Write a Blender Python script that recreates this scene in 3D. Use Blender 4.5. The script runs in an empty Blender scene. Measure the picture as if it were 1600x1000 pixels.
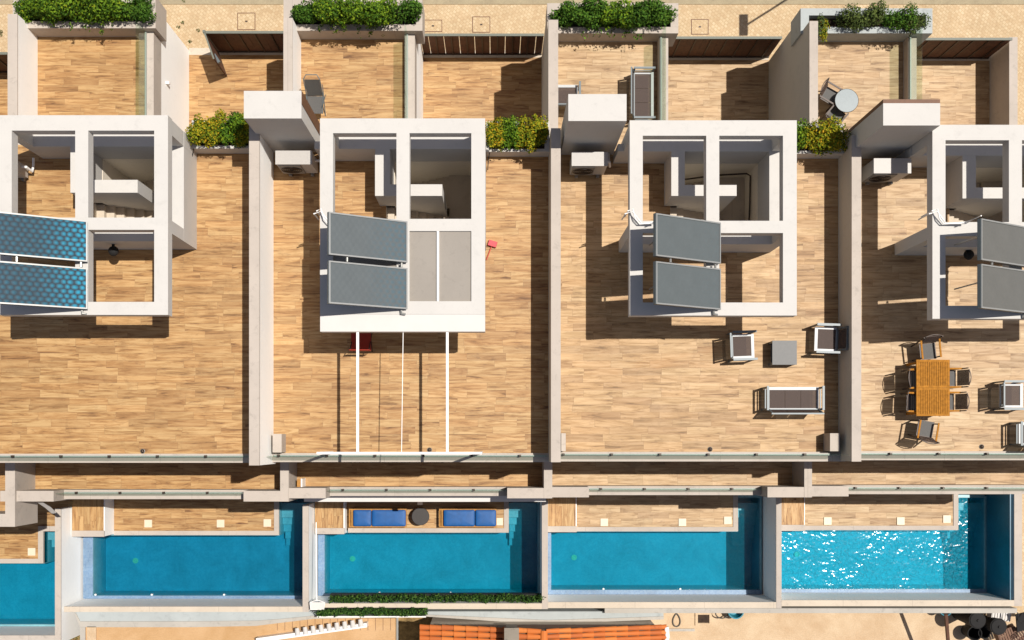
import bpy, math, random
from mathutils import Vector, Matrix, Euler
random.seed(7)
S = bpy.context.scene
COL = S.collection
# ------------------------------------------------------------------ camera, sky, sun, exposure
ZC = 33.8; F = 1539.0; NX, NY = 775.0, 690.0
cd = bpy.data.cameras.new('camera'); cam = bpy.data.objects.new('camera', cd); COL.objects.link(cam)
cam.location = (0, 0, ZC); cam.rotation_euler = (0, 0, 0)
cd.sensor_width = 36; cd.lens = F/1600*36; cd.shift_x = (800-NX)/1600; cd.shift_y = (NY-500)/1600
cd.clip_end = 1000; S.camera = cam
W = bpy.data.worlds.new("World"); S.world = W; W.use_nodes = True
wn = W.node_tree; bg = wn.nodes['Background']; sk = wn.nodes.new('ShaderNodeTexSky'); sk.sky_type = 'NISHITA'
sk.sun_disc = False; sk.sun_elevation = math.radians(68.4); sk.sun_rotation = math.radians(69)
tm = wn.nodes.new('ShaderNodeMix'); tm.data_type = 'RGBA'; tm.blend_type = 'MULTIPLY'; tm.inputs[0].default_value = 1; tm.inputs[7].default_value = (1.08, .90, .78, 1)
wn.links.new(sk.outputs[0], tm.inputs[6]); wn.links.new(tm.outputs[2], bg.inputs[0]); bg.inputs[1].default_value = 0.085
SD = Vector((.37, .14, 1)).normalized()
sl = bpy.data.lights.new('sun', 'SUN'); sl.energy = 5.0; sl.angle = math.radians(.5); sl.color = (1, .95, .875)
so = bpy.data.objects.new('sun', sl); COL.objects.link(so); so.location = SD*60
so.rotation_euler = (-SD).to_track_quat('-Z', 'Y').to_euler()
S.view_settings.view_transform = 'Standard'; S.view_settings.look = 'None'; S.view_settings.exposure = 0.2; S.view_settings.gamma = 1
R_ = 6.4; BAL = 3.2; GD = .1; PD = -.4; ZP = 8.82; PT = 7.54     # roof, first floor, street deck, pool deck, pergola top, roof parapet
# ------------------------------------------------------------------ materials
KG = .72
def rgb(h, k=None):
    k = KG if k is None else k
    h = h.lstrip('#'); v = [int(h[i:i+2], 16)/255 for i in (0, 2, 4)]
    return tuple([k*(c/12.92 if c <= .04045 else ((c+.055)/1.055)**2.4) for c in v]+[1])
class NT:
    def __init__(s, name, rough=.7):
        s.m = bpy.data.materials.new(name); s.m.use_nodes = True; s.t = s.m.node_tree; s.n = s.t.nodes
        s.b = s.n['Principled BSDF']; s.b.inputs['Roughness'].default_value = rough
        s.out = s.n['Material Output']
    def add(s, t, **k):
        n = s.n.new(t)
        for a, v in k.items(): setattr(n, a, v)
        return n
    def lk(s, a, b): s.t.links.new(a, b)
    def math(s, op, a, b=None, c=None):
        n = s.add('ShaderNodeMath', operation=op)
        for i, v in enumerate((a, b, c)):
            if v is None: continue
            if isinstance(v, (int, float)): n.inputs[i].default_value = v
            else: s.lk(v, n.inputs[i])
        return n.outputs[0]
    def pos(s, obj=False):
        if obj: return s.add('ShaderNodeTexCoord').outputs['Object']
        return s.add('ShaderNodeNewGeometry').outputs['Position']
    def noise(s, vec, scale, detail=4, rough=.6, dist=0):
        n = s.add('ShaderNodeTexNoise'); s.lk(vec, n.inputs['Vector'])
        n.inputs['Scale'].default_value = scale; n.inputs['Detail'].default_value = detail
        n.inputs['Roughness'].default_value = rough; n.inputs['Distortion'].default_value = dist
        return n.outputs['Fac']
    def ramp(s, fac, stops):
        n = s.add('ShaderNodeValToRGB'); s.lk(fac, n.inputs[0]); e = n.color_ramp.elements
        while len(e) < len(stops): e.new(.5)
        for i, (p, c) in enumerate(stops): e[i].position = p; e[i].color = c if len(c) == 4 else tuple(c)+(1,)
        return n.outputs[0]
    def mix(s, fac, a, b, mode='MIX'):
        n = s.add('ShaderNodeMix', data_type='RGBA', blend_type=mode)
        for sock, v in ((n.inputs[0], fac), (n.inputs[6], a), (n.inputs[7], b)):
            if isinstance(v, (int, float)): sock.default_value = v
            elif isinstance(v, tuple): sock.default_value = v
            else: s.lk(v, sock)
        return n.outputs[2]
    def comb(s, x, y, z):
        n = s.add('ShaderNodeCombineXYZ')
        for i, v in enumerate((x, y, z)):
            if isinstance(v, (int, float)): n.inputs[i].default_value = v
            else: s.lk(v, n.inputs[i])
        return n.outputs[0]
    def bump(s, h, strength=.3, dist=.01, to=None):
        n = s.add('ShaderNodeBump'); n.inputs['Strength'].default_value = strength; n.inputs['Distance'].default_value = dist
        s.lk(h, n.inputs['Height']); s.lk(n.outputs[0], (to or s.b).inputs['Normal']); return n.outputs[0]
    def col(s, c):
        if isinstance(c, tuple): s.b.inputs['Base Color'].default_value = c
        else: s.lk(c, s.b.inputs['Base Color'])
def g(v, w=None, b=None): return (v, v if w is None else w, v if b is None else b, 1)
def stucco(name, c, var=.06, rough=.85, joint=0):
    t = NT(name, rough); p = t.pos(); n1 = t.noise(p, .8, 5, .65); n2 = t.noise(p, 35, 3, .6)
    f = t.ramp(n1, [(.3, g(1-var*1.3)), (.62, g(1))]); cc = t.mix(1, c, f, 'MULTIPLY')
    sp = t.noise(p, 4, 7, .78, .4); f2 = t.ramp(sp, [(.30, g(1-var*2.4)), (.46, g(1))]); cc = t.mix(1, cc, f2, 'MULTIPLY')
    if joint:
        sx = t.add('ShaderNodeSeparateXYZ'); t.lk(p, sx.inputs[0])
        fr = t.math('FRACT', t.math('MULTIPLY', sx.outputs[0], 1/joint)); lm = t.math('LESS_THAN', fr, .012/joint*1.2)
        cc = t.mix(t.math('MULTIPLY', lm, .45), cc, g(.2, .17, .14))
    t.col(cc); t.bump(n2, .35, .008); return t.m
def plain(name, c, rough=.5, metal=0, var=.08, scale=20, obj=True, bumpy=0):
    t = NT(name, rough); t.b.inputs['Metallic'].default_value = metal
    n = t.noise(t.pos(obj), scale, 4, .6); f = t.ramp(n, [(.3, g(1-var*2)), (.7, g(1))])
    t.col(t.mix(1, c, f, 'MULTIPLY'))
    if bumpy: t.bump(n, bumpy, .01)
    return t.m
def deck(name, swap=False, pal=None, stain=0):
    t = NT(name, .55); p = t.pos(); sx = t.add('ShaderNodeSeparateXYZ'); t.lk(p, sx.inputs[0])
    x, y = (sx.outputs[1], sx.outputs[0]) if swap else (sx.outputs[0], sx.outputs[1])
    H, L = .205, 1.08
    v = t.math('MULTIPLY', y, 1/H); row = t.math('FLOOR', v); fv = t.math('FRACT', v)
    wr = t.add('ShaderNodeTexWhiteNoise', noise_dimensions='1D'); t.lk(row, wr.inputs['W'])
    u = t.math('ADD', t.math('MULTIPLY', x, 1/L), t.math('MULTIPLY', wr.outputs[0], 7.3)); colm = t.math('FLOOR', u); fu = t.math('FRACT', u)
    wc = t.add('ShaderNodeTexWhiteNoise', noise_dimensions='2D'); t.lk(t.comb(row, colm, 0), wc.inputs['Vector'])
    r = wc.outputs['Value']; sc = t.add('ShaderNodeSeparateColor'); t.lk(wc.outputs['Color'], sc.inputs[0])
    gv = t.comb(t.math('ADD', t.math('MULTIPLY', x, 1.15), t.math('MULTIPLY', r, 90)), t.math('MULTIPLY', y, 11), t.math('MULTIPLY', sc.outputs[1], 40))
    n1 = t.noise(gv, 1.0, 6, .62, .7)
    gv2 = t.comb(t.math('ADD', t.math('MULTIPLY', x, 2.6), t.math('MULTIPLY', r, 31)), t.math('MULTIPLY', y, 9), t.math('MULTIPLY', sc.outputs[0], 77))
    n2 = t.noise(gv2, 1.0, 3, .55, 1.2)
    light, mid, dark = pal or (rgb('#d6ae78'), rgb('#bb8e58'), rgb('#6e4725'))
    c = t.ramp(n1, [(.28, dark), (.44, mid), (.60, light)])
    c = t.mix(t.ramp(n2, [(.60, g(0)), (.74, g(.42))]), c, dark)
    tone = t.ramp(r, [(0, g(.76, .71, .66)), (.45, g(.95, .93, .9)), (1, g(1.0, 1.0, 1.0))]); c = t.mix(1, c, tone, 'MULTIPLY')
    hs = t.ramp(sc.outputs[2], [(0, g(1, .97, .92)), (1, g(.97, 1, 1.0))]); c = t.mix(1, c, hs, 'MULTIPLY')
    ed = t.math('MINIMUM', t.math('MULTIPLY', t.math('MINIMUM', fv, t.math('SUBTRACT', 1, fv)), H), t.math('MULTIPLY', t.math('MINIMUM', fu, t.math('SUBTRACT', 1, fu)), L))
    gm = t.math('LESS_THAN', ed, .005); c = t.mix(t.math('MULTIPLY', gm, .55), c, rgb('#94744c'))
    if stain:
        sn = t.noise(t.comb(t.math('MULTIPLY', x, .35), t.math('MULTIPLY', y, 1.1), 3.3), 1.0, 5, .6, .6); c = t.mix(t.ramp(sn, [(.60, g(0)), (.72, g(.32))]), c, rgb('#b67a2a'))
    dt = t.noise(p, 1.7, 7, .72, .5); c = t.mix(1, c, t.ramp(dt, [(.30, g(.80, .78, .76)), (.46, g(1))]), 'MULTIPLY')
    big = t.noise(p, .5, 3, .5); c = t.mix(1, c, t.ramp(big, [(.3, g(.9, .88, .85)), (.65, g(1))]), 'MULTIPLY')
    t.col(c); t.lk(t.ramp(n1, [(0, g(.7)), (1, g(.5))]), t.b.inputs['Roughness']); return t.m
M = {}
M['white'] = stucco('white_render', rgb('#dad6d0'), .04)
M['pale'] = stucco('lit_white_render', rgb('#f4f3f0', 1), .02)  # sunlight put into the colour: raised albedo brightens east faces and pool walls
M['shade'] = stucco('shaded_white_render', rgb('#d2cdc2'), .05)  # shade put into the colour: darker copy for walls seen from their shaded side
M['beige'] = stucco('coping_render', rgb('#cabeb2'), .09, .85, 3.1)
M['cream'] = stucco('cream_coping', rgb('#dccdb9'), .09, .85, 2.3)
M['blueish'] = stucco('weathered_pale_render', rgb('#dfe2e0', .95), .10)
M['brickgrey'] = stucco('weathered_chimney_render', rgb('#9a8f80'), .2)
M['coolgrey'] = stucco('pale_blue_grey_render', rgb('#bcc2c1'), .10)
M['lining'] = stucco('stairwell_render', rgb('#e6dccb', .95), .05)
M['conc'] = stucco('grey_concrete', rgb('#c4bdb2'), .12)
M['deck'] = deck('wood_look_tiles'); M['deckns'] = deck('wood_look_tiles_across', True)
M['deckpale'] = deck('paler_wood_look_tiles', False, (rgb('#d8b384'), rgb('#c09a69'), rgb('#80603e')), 1); M['deckpalest'] = deck('bleached_wood_look_tiles', False, (rgb('#d9b990'), rgb('#c4a277'), rgb('#886848')))
M['soil'] = plain('soil', rgb('#4a3829'), .95, 0, .3, 9, False, .5)
def cobble():
    t = NT('cobble_paving', .85); p = t.pos(); m = t.add('ShaderNodeMapping'); t.lk(p, m.inputs[0]); m.inputs['Rotation'].default_value[2] = math.radians(43)
    br = t.add('ShaderNodeTexBrick'); t.lk(m.outputs[0], br.inputs['Vector']); br.inputs['Scale'].default_value = 1
    br.inputs['Brick Width'].default_value = .12; br.inputs['Row Height'].default_value = .105; br.inputs['Mortar Size'].default_value = .011
    br.inputs['Color1'].default_value = rgb('#ead3ad'); br.inputs['Color2'].default_value = rgb('#dabd95'); br.inputs['Mortar'].default_value = rgb('#d2b48a')
    br.inputs['Mortar Smooth'].default_value = .4
    n = t.noise(p, .9, 5, .7); c = t.mix(1, br.outputs[0], t.ramp(n, [(.3, g(.82, .8, .76)), (.65, g(1))]), 'MULTIPLY')
    n2 = t.noise(p, 14, 3, .6); c = t.mix(1, c, t.ramp(n2, [(.3, g(.82, .8, .78)), (.7, g(1))]), 'MULTIPLY')
    t.col(c); t.bump(br.outputs['Fac'], -.5, .01); return t.m
M['cobble'] = cobble()
def ground(name, a, b, s=1.2):
    t = NT(name, .95); p = t.pos(); n = t.noise(p, s, 8, .7, .3); n2 = t.noise(p, 30, 4, .7)
    c = t.ramp(n, [(.3, b), (.62, a)]); c = t.mix(1, c, t.ramp(n2, [(.3, g(.78)), (.6, g(1))]), 'MULTIPLY'); t.col(c); t.bump(n2, .5, .02); return t.m
M['road'] = ground('worn_road', rgb('#bdae8e'), rgb('#a5967a'))
M['sand'] = ground('sandy_screed', rgb('#e6cba8'), rgb('#cdac86'), .8)
M['ochre'] = ground('ochre_screed', rgb('#deb586'), rgb('#c89c68'), .8)
M['drysoil'] = ground('dry_soil', rgb('#b0905c'), rgb('#5d4a28'), 4)
def mosaic(name, a, b, grout, sz=.05):
    t = NT(name, .35); p = t.pos(); sx = t.add('ShaderNodeSeparateXYZ'); t.lk(p, sx.inputs[0])
    fx = t.math('MULTIPLY', t.math('ADD', sx.outputs[0], sx.outputs[2]), 1/sz); fy = t.math('MULTIPLY', t.math('ADD', sx.outputs[1], sx.outputs[2]), 1/sz)
    w = t.add('ShaderNodeTexWhiteNoise', noise_dimensions='2D'); t.lk(t.comb(t.math('FLOOR', fx), t.math('FLOOR', fy), 0), w.inputs['Vector'])
    c = t.mix(w.outputs['Value'], a, b); e = t.math('MINIMUM', t.math('FRACT', fx), t.math('FRACT', fy)); c = t.mix(t.math('MULTIPLY', t.math('LESS_THAN', e, .12), .5), c, grout)
    n = t.noise(p, 1.1, 5, .65, .6); c = t.mix(1, c, t.ramp(n, [(.32, g(.74)), (.65, g(1.04))]), 'MULTIPLY'); t.col(c); return t.m
M['basin'] = mosaic('blue_pool_mosaic', rgb('#84b8c2', .8), rgb('#74acb8', .8), rgb('#9cc6d0', .86))
M['basin_dark'] = mosaic('deep_blue_mosaic', rgb('#1f6f8a'), rgb('#185f80'), rgb('#1f7690'))
M['ledge'] = mosaic('pale_blue_mosaic', rgb('#84a2c0'), rgb('#6c8fb6'), rgb('#b4c6d6'))
def p0(t, p, k):
    sx = t.add('ShaderNodeSeparateXYZ'); t.lk(p, sx.inputs[0]); return sx.outputs[k]
def water(name, ripple, scale, body, bodyfac, absorb=(0, .80, .91), dens=1.55, rough=.04, gust=False):
    t = NT(name); p = t.pos(); n1 = t.noise(p, scale, 1.5, .5, .3); n2 = t.noise(p, scale*2.3, 1, .5)
    h = t.math('ADD', n1, t.math('MULTIPLY', n2, .35))
    bm = t.add('ShaderNodeBump'); bm.inputs['Strength'].default_value = 1; bm.inputs['Distance'].default_value = ripple; t.lk(h, bm.inputs['Height'])
    if gust:
        gn = t.noise(t.comb(t.math('MULTIPLY', t.math('ADD', p0(t, p, 0), 0.0), 1.0), t.math('MULTIPLY', p0(t, p, 1), .55), 0), .9, 2, .5, .4); t.lk(t.ramp(gn, [(.42, g(.28)), (.62, g(1.15))]), bm.inputs['Strength'])
    tr = t.add('ShaderNodeBsdfTransparent')
    df = t.add('ShaderNodeBsdfDiffuse'); df.inputs[0].default_value = body
    b2 = t.add('ShaderNodeBump'); b2.inputs['Strength'].default_value = 1; b2.inputs['Distance'].default_value = ripple*6; t.lk(t.noise(p, scale*1.5, 2, .6, 1.2), b2.inputs['Height']); t.lk(b2.outputs[0], df.inputs['Normal'])
    m1 = t.add('ShaderNodeMixShader'); m1.inputs[0].default_value = bodyfac; t.lk(tr.outputs[0], m1.inputs[1]); t.lk(df.outputs[0], m1.inputs[2])
    gl = t.add('ShaderNodeBsdfGlossy'); gl.inputs['Roughness'].default_value = rough; t.lk(bm.outputs[0], gl.inputs['Normal'])
    lw = t.add('ShaderNodeLayerWeight'); lw.inputs[0].default_value = .5; t.lk(bm.outputs[0], lw.inputs['Normal'])
    fr = t.math('ADD', .022, t.math('MULTIPLY', t.math('POWER', lw.outputs['Facing'], 5), .6))
    m2 = t.add('ShaderNodeMixShader'); t.lk(fr, m2.inputs[0]); t.lk(m1.outputs[0], m2.inputs[1]); t.lk(gl.outputs[0], m2.inputs[2])
    t.lk(m2.outputs[0], t.out.inputs[0])
    va = t.add('ShaderNodeVolumeAbsorption'); va.inputs['Color'].default_value = absorb+(1,); va.inputs['Density'].default_value = dens; t.lk(va.outputs[0], t.out.inputs['Volume']); return t.m
M['water'] = water('calm_pool_water', .013, 5, rgb('#0698b6'), .18)
M['water_deep'] = water('still_pool_water', .009, 4, rgb('#057f9c'), .15, (0, .75, .885))
M['water_wavy'] = water('rippled_pool_water', .031, 4.6, rgb('#12b4d6', 1), .36, (0, .82, .93), 1.3, .13, True)
def glass(name, tint):
    t = NT(name); tr = t.add('ShaderNodeBsdfTransparent'); tr.inputs[0].default_value = tint
    gl = t.add('ShaderNodeBsdfGlossy'); gl.inputs['Roughness'].default_value = .03; gl.inputs[0].default_value = (.9, 1, .97, 1)
    lw = t.add('ShaderNodeLayerWeight'); lw.inputs[0].default_value = .5
    fr = t.math('ADD', .04, t.math('MULTIPLY', t.math('POWER', lw.outputs['Facing'], 5), .5))
    mx = t.add('ShaderNodeMixShader'); t.lk(fr, mx.inputs[0]); t.lk(tr.outputs[0], mx.inputs[1]); t.lk(gl.outputs[0], mx.inputs[2])
    t.lk(mx.outputs[0], t.out.inputs[0]); return t.m
M['glass'] = glass('railing_glass', (.88, .93, .88, 1)); M['winglass'] = plain('dark_window_glass', rgb('#26343a'), .08, 0, .1, 2)
M['palemetal'] = plain('light_grey_metal', rgb('#d2d4d4', .62), .45, 0, .03); M['alu'] = plain('brushed_aluminium', rgb('#a9aaa8'), .4, .3, .05); M['whitemetal'] = plain('white_painted_metal', rgb('#efece8', .9), .4, 0, .02)
M['channel'] = plain('pale_grey_channel', rgb('#a9aea8'), .5, 0, .05); M['greymetal'] = plain('grey_painted_metal', rgb('#7f8b90', .48), .45, .1, .05); M['darkmetal'] = plain('dark_bronze_metal', rgb('#46362c'), .5, .2, .1)
M['steel'] = plain('galvanised_steel', rgb('#b8b8b2'), .35, .6, .1); M['black'] = plain('black_plastic', rgb('#191716'), .85, 0, .1)
M['fence'] = plain('stained_brown_boards', rgb('#6e4630'), .7, 0, .25, 6, False); M['fencecap'] = plain('grey_green_fence_cap', rgb('#7c8074'), .6, 0, .1)
M['clad'] = plain('brown_facade_cladding', rgb('#7d5438'), .65, 0, .15, 8, False)
M['teak'] = plain('oiled_teak', rgb('#cc8a34', .7), .8, 0, .22, 12); M['pine'] = plain('pale_timber', rgb('#c99044'), .75, 0, .18, 12)
M['teak'].node_tree.nodes['Principled BSDF'].inputs['Specular IOR Level'].default_value = .15
M['tabletop'] = plain('grey_table_top', rgb('#7a7a79', .55), .55, 0, .06); M['roundtop'] = plain('pale_blue_grey_table_top', rgb('#8f9da2', .6), .45, 0, .06)
M['rattan'] = plain('dark_woven_rattan', rgb('#4d4844'), .7, 0, .3, 60)
def mesh_mat(name, c, alpha=.9):
    t = NT(name, .7); p = t.pos(True); n = t.noise(p, 90, 2, .5); t.col(t.mix(1, c, t.ramp(n, [(.3, g(.7)), (.7, g(1))]), 'MULTIPLY')); t.b.inputs['Alpha'].default_value = alpha; return t.m
M['mesh'] = mesh_mat('brown_textile_mesh', rgb('#655047', .55), .78); M['meshgrey'] = mesh_mat('grey_textile_mesh', rgb('#6e6c69', .6), .94)
M['blue'] = plain('royal_blue_cushion', rgb('#00569a', .85), .6, 0, .12, 5, True, .3)
M['red'] = plain('red_plastic', rgb('#d8432f'), .45, 0, .05); M['redmat'] = plain('rust_red_mat', rgb('#b4371f'), .85, 0, .1); M['pink'] = plain('pink_brush_head', rgb('#e8505a'), .6, 0, .1)
M['acwhite'] = plain('appliance_white', rgb('#dfd9d2', .56), .5, 0, .04); M['acgrille'] = plain('appliance_grille', rgb('#8f8a85'), .6, 0, .1)
M['membrane'] = stucco('grey_roof_panel', rgb('#a59d93'), .06); M['awning'] = plain('off_white_awning_fabric', rgb('#f4efe9', .62), .8, 0, .02, 3)
M['screw'] = plain('skimmer_lid', rgb('#f3e0c4'), .5, 0, .02); M['drain'] = plain('pale_green_plastic', rgb('#d8d8a0', 1), .5, 0, .1)
M['turquoise'] = plain('turquoise_plastic', rgb('#1795ad'), .45, 0, .1); M['hose'] = plain('dark_hose', rgb('#4a463f'), .6, 0, .1)
M['trunk'] = plain('bark', rgb('#5b4632'), .9, 0, .3, 20)
def leafm(name, stops):
    t = NT(name, .8); t.b.inputs['Specular IOR Level'].default_value = .15; gi = t.add('ShaderNodeNewGeometry'); n = t.noise(gi.outputs['Position'], 2.5, 3, .6)
    f = t.math('ADD', t.math('MULTIPLY', gi.outputs['Random Per Island'], .65), t.math('MULTIPLY', n, .4)); t.col(t.ramp(f, stops))
    t.b.inputs['Subsurface Weight'].default_value = 0; return t.m
M['leaf'] = leafm('bright_green_leaves', [(.15, rgb('#284410')), (.5, rgb('#4c6f18')), (.8, rgb('#7c981f')), (1, rgb('#b8ae2c'))])
M['leafdark'] = leafm('dark_green_leaves', [(.15, rgb('#2a4614')), (.6, rgb('#48701f')), (.95, rgb('#708f2e'))])
M['leafyel'] = leafm('yellow_green_leaves', [(.15, rgb('#3c5212')), (.48, rgb('#76861a')), (.78, rgb('#b09a1e')), (.98, rgb('#cf8a20'))])
M['leafolive'] = leafm('olive_green_leaves', [(.15, rgb('#30401a')), (.6, rgb('#566631')), (.95, rgb('#75823f'))])
M['leafhedge'] = leafm('boxwood_leaves', [(.15, rgb('#1c3316')), (.6, rgb('#33581f')), (.95, rgb('#6c8b3c'))])
def absorber(name, base, dot, amt):
    t = NT(name, .5); p = t.pos(True); sx = t.add('ShaderNodeSeparateXYZ'); t.lk(p, sx.inputs[0])
    dn = t.math('MULTIPLY', t.math('SUBTRACT', t.noise(p, 5, 2, .5), .5), .55)
    # staggered dimples of the pressed absorber sheet; painted sheen of the blue selective coat grows along the sheet
    a, b = .17, .118
    ry = t.math('FLOOR', t.math('MULTIPLY', sx.outputs[1], 1/b)); odd = t.math('MODULO', t.math('ABSOLUTE', ry), 2)
    fx = t.math('SUBTRACT', t.math('FRACT', t.math('ADD', t.math('ADD', dn, t.math('MULTIPLY', sx.outputs[0], 1/a)), t.math('MULTIPLY', odd, .5))), .5)
    fy = t.math('SUBTRACT', t.math('FRACT', t.math('MULTIPLY', sx.outputs[1], 1/b)), .5)
    d = t.math('SQRT', t.math('ADD', t.math('POWER', fx, 2), t.math('POWER', t.math('MULTIPLY', fy, .8), 2)))
    h = t.ramp(d, [(.06, g(1)), (.50, g(0))])
    along = t.ramp(t.math('MULTIPLY', sx.outputs[0], .48), [(.45, g(amt[0])), (1, g(amt[1]))])
    n = t.noise(p, 2.2, 4, .6); f = t.math('MULTIPLY', t.math('MULTIPLY', h, along), t.math('ADD', n, .45))
    t.col(t.mix(f, t.mix(1, base, t.ramp(n, [(.3, g(.93)), (.7, g(1.03))]), 'MULTIPLY'), dot)); t.bump(h, .12, .02)
    t.b.inputs['Coat Weight'].default_value = 0; t.b.inputs['Specular IOR Level'].default_value = .22; return t.m
M['abs1'] = absorber('blue_dimpled_absorber', rgb('#0c3f58', .3), rgb('#00a6cc', .75), (.22, .95))
M['abs2'] = absorber('slate_blue_absorber', rgb('#62696c'), rgb('#2f7088'), (0, .45))
M['abs3'] = absorber('grey_absorber', rgb('#62696b'), rgb('#56737e'), (0, .1)); M['abs4'] = absorber('warm_grey_absorber', rgb('#6c6c69'), rgb('#5c6a70'), (0, .1))
def rooftile():
    t = NT('terracotta_tiles', .75); p = t.pos(); gi = t.add('ShaderNodeNewGeometry'); n = t.noise(p, 5, 5, .7)
    c = t.ramp(gi.outputs['Random Per Island'], [(0, rgb('#c8682a', .68)), (.5, rgb('#d8742c', .72)), (1, rgb('#de8238', .75))])
    t.col(t.mix(t.ramp(n, [(.58, g(0)), (.78, g(.5))]), c, rgb('#5d3a22'))); return t.m
M['rooftile'] = rooftile()
# ------------------------------------------------------------------ mesh helpers
def sc_(z): return F/(ZC-z)
def PX(x, z): return (x-NX)/sc_(z)
def PY(y, z): return (NY-y)/sc_(z)
class MB:
    def __init__(s): s.v = []; s.f = []
    def add(s, vs, fs):
        o = len(s.v); s.v += [tuple(v) for v in vs]; s.f += [tuple(i+o for i in f) for f in fs]; return s
    def box(s, x0, x1, y0, y1, z0, z1):
        if x0 > x1: x0, x1 = x1, x0
        if y0 > y1: y0, y1 = y1, y0
        if z0 > z1: z0, z1 = z1, z0
        return s.add([(x0,y0,z0),(x1,y0,z0),(x1,y1,z0),(x0,y1,z0),(x0,y0,z1),(x1,y0,z1),(x1,y1,z1),(x0,y1,z1)],
                     [(0,3,2,1),(4,5,6,7),(0,1,5,4),(1,2,6,5),(2,3,7,6),(3,0,4,7)])
    def pbox(s, x0, y0, x1, y1, zt, zb):      # rectangle measured at height zt
        return s.box(PX(x0, zt), PX(x1, zt), PY(y0, zt), PY(y1, zt), zb, zt)
    def obox(s, a, b, w, h, up=(0,0,1)):       # bar from a to b, width w, height h
        a, b = Vector(a), Vector(b); d = (b-a); d.normalize(); u = Vector(up)
        sd = d.cross(u)
        if sd.length < 1e-4: sd = d.cross(Vector((1,0,0)))
        sd.normalize(); u = sd.cross(d); vs = []
        for p in (a, b):
            for i, j in ((-1,-1),(1,-1),(1,1),(-1,1)): vs.append(p+sd*i*w/2+u*j*h/2)
        return s.add(vs, [(0,1,2,3),(7,6,5,4),(0,4,5,1),(1,5,6,2),(2,6,7,3),(3,7,4,0)])
    def tube(s, pts, r, n=8):
        pts = [Vector(p) for p in pts]; rings = []
        for i, p in enumerate(pts):
            d = (pts[min(i+1, len(pts)-1)]-pts[max(i-1, 0)]).normalized(); u = Vector((0,0,1)) if abs(d.z) < .9 else Vector((1,0,0))
            a = d.cross(u).normalized(); b = a.cross(d).normalized(); rr = r[i] if isinstance(r, (list, tuple)) else r
            rings.append([p+a*rr*math.cos(6.28318*k/n)+b*rr*math.sin(6.28318*k/n) for k in range(n)])
        vs = [v for q in rings for v in q]; fs = []
        for i in range(len(pts)-1):
            for k in range(n): fs.append((i*n+k, i*n+(k+1) % n, (i+1)*n+(k+1) % n, (i+1)*n+k))
        fs.append(tuple(range(n-1, -1, -1))); fs.append(tuple((len(pts)-1)*n+k for k in range(n)))
        return s.add(vs, fs)
    def lathe(s, prof, cx=0, cy=0, n=24, cap=True):
        vs = []; fs = []
        for r, z in prof:
            for k in range(n): vs.append((cx+r*math.cos(6.28318*k/n), cy+r*math.sin(6.28318*k/n), z))
        for i in range(len(prof)-1):
            for k in range(n): fs.append((i*n+k, i*n+(k+1) % n, (i+1)*n+(k+1) % n, (i+1)*n+k))
        if cap: fs.append(tuple(range(n-1, -1, -1))); fs.append(tuple((len(prof)-1)*n+k for k in range(n)))
        return s.add(vs, fs)
    def quad(s, a, b, c, d): return s.add([a, b, c, d], [(0,1,2,3)])
    def rbox(s, x0, x1, y0, y1, z0, z1, r=.05, n=5, puff=.02):   # soft cushion
        pts = []
        for cx, cy, a0 in ((x1-r,y1-r,0),(x0+r,y1-r,90),(x0+r,y0+r,180),(x1-r,y0+r,270)):
            for k in range(n): a = math.radians(a0+90*k/(n-1)); pts.append((cx+r*math.cos(a), cy+r*math.sin(a)))
        m = len(pts); mx, my = (x0+x1)/2, (y0+y1)/2; lay = [(.97, z0), (1, z0+(z1-z0)*.3), (1, z0+(z1-z0)*.75), (.965, z1-.004), (.8, z1+puff*.6), (.4, z1+puff)]
        vs = [(mx+(px-mx)*k, my+(py-my)*k, z) for k, z in lay for px, py in pts]; fs = []
        for i in range(len(lay)-1):
            for k in range(m): fs.append((i*m+k, i*m+(k+1) % m, (i+1)*m+(k+1) % m, (i+1)*m+k))
        fs.append(tuple(range(m-1, -1, -1))); fs.append(tuple((len(lay)-1)*m+k for k in range(m))); return s.add(vs, fs)
def wloc(o):
    v = Vector((0,0,0))
    while o: v = v+o.location; o = o.parent
    return v
def tag(o, label=None, cat=None, group=None, kind=None):
    if label: o['label'] = label
    if cat: o['category'] = cat
    if group: o['group'] = group
    if kind: o['kind'] = kind
    return o
def part(name, mb, mat, parent=None, label=None, smooth=False, loc=None):
    base = wloc(parent) if parent else (Vector(loc) if loc is not None else Vector((0,0,0)))
    if parent is None and loc is None and mb.v:
        xs = [v[0] for v in mb.v]; ys = [v[1] for v in mb.v]; zs = [v[2] for v in mb.v]
        base = Vector(((min(xs)+max(xs))/2, (min(ys)+max(ys))/2, min(zs)))
    me = bpy.data.meshes.new(name); me.from_pydata([(v[0]-base.x, v[1]-base.y, v[2]-base.z) for v in mb.v], [], mb.f)
    me.materials.append(M[mat] if isinstance(mat, str) else mat); me.update()
    if smooth:
        for p in me.polygons: p.use_smooth = True
    o = bpy.data.objects.new(name, me); COL.objects.link(o)
    if parent: o.parent = parent
    else: o.location = base
    if label: o['label'] = label
    return o
def thing(name, label, cat, loc=(0,0,0), group=None):
    o = bpy.data.objects.new(name, None); COL.objects.link(o); o.location = loc; o.empty_display_size = .2
    return tag(o, label, cat, group)
def dup(o, parent=None):
    c = o.copy(); COL.objects.link(c)
    if parent: c.parent = parent
    for ch in list(o.children): dup(ch, c)
    return c
def struct(name, mb, mat, smooth=False): return tag(part(name, mb, mat, smooth=smooth), kind='structure')
ORD = ['far left', 'second', 'third', 'rightmost']
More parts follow.
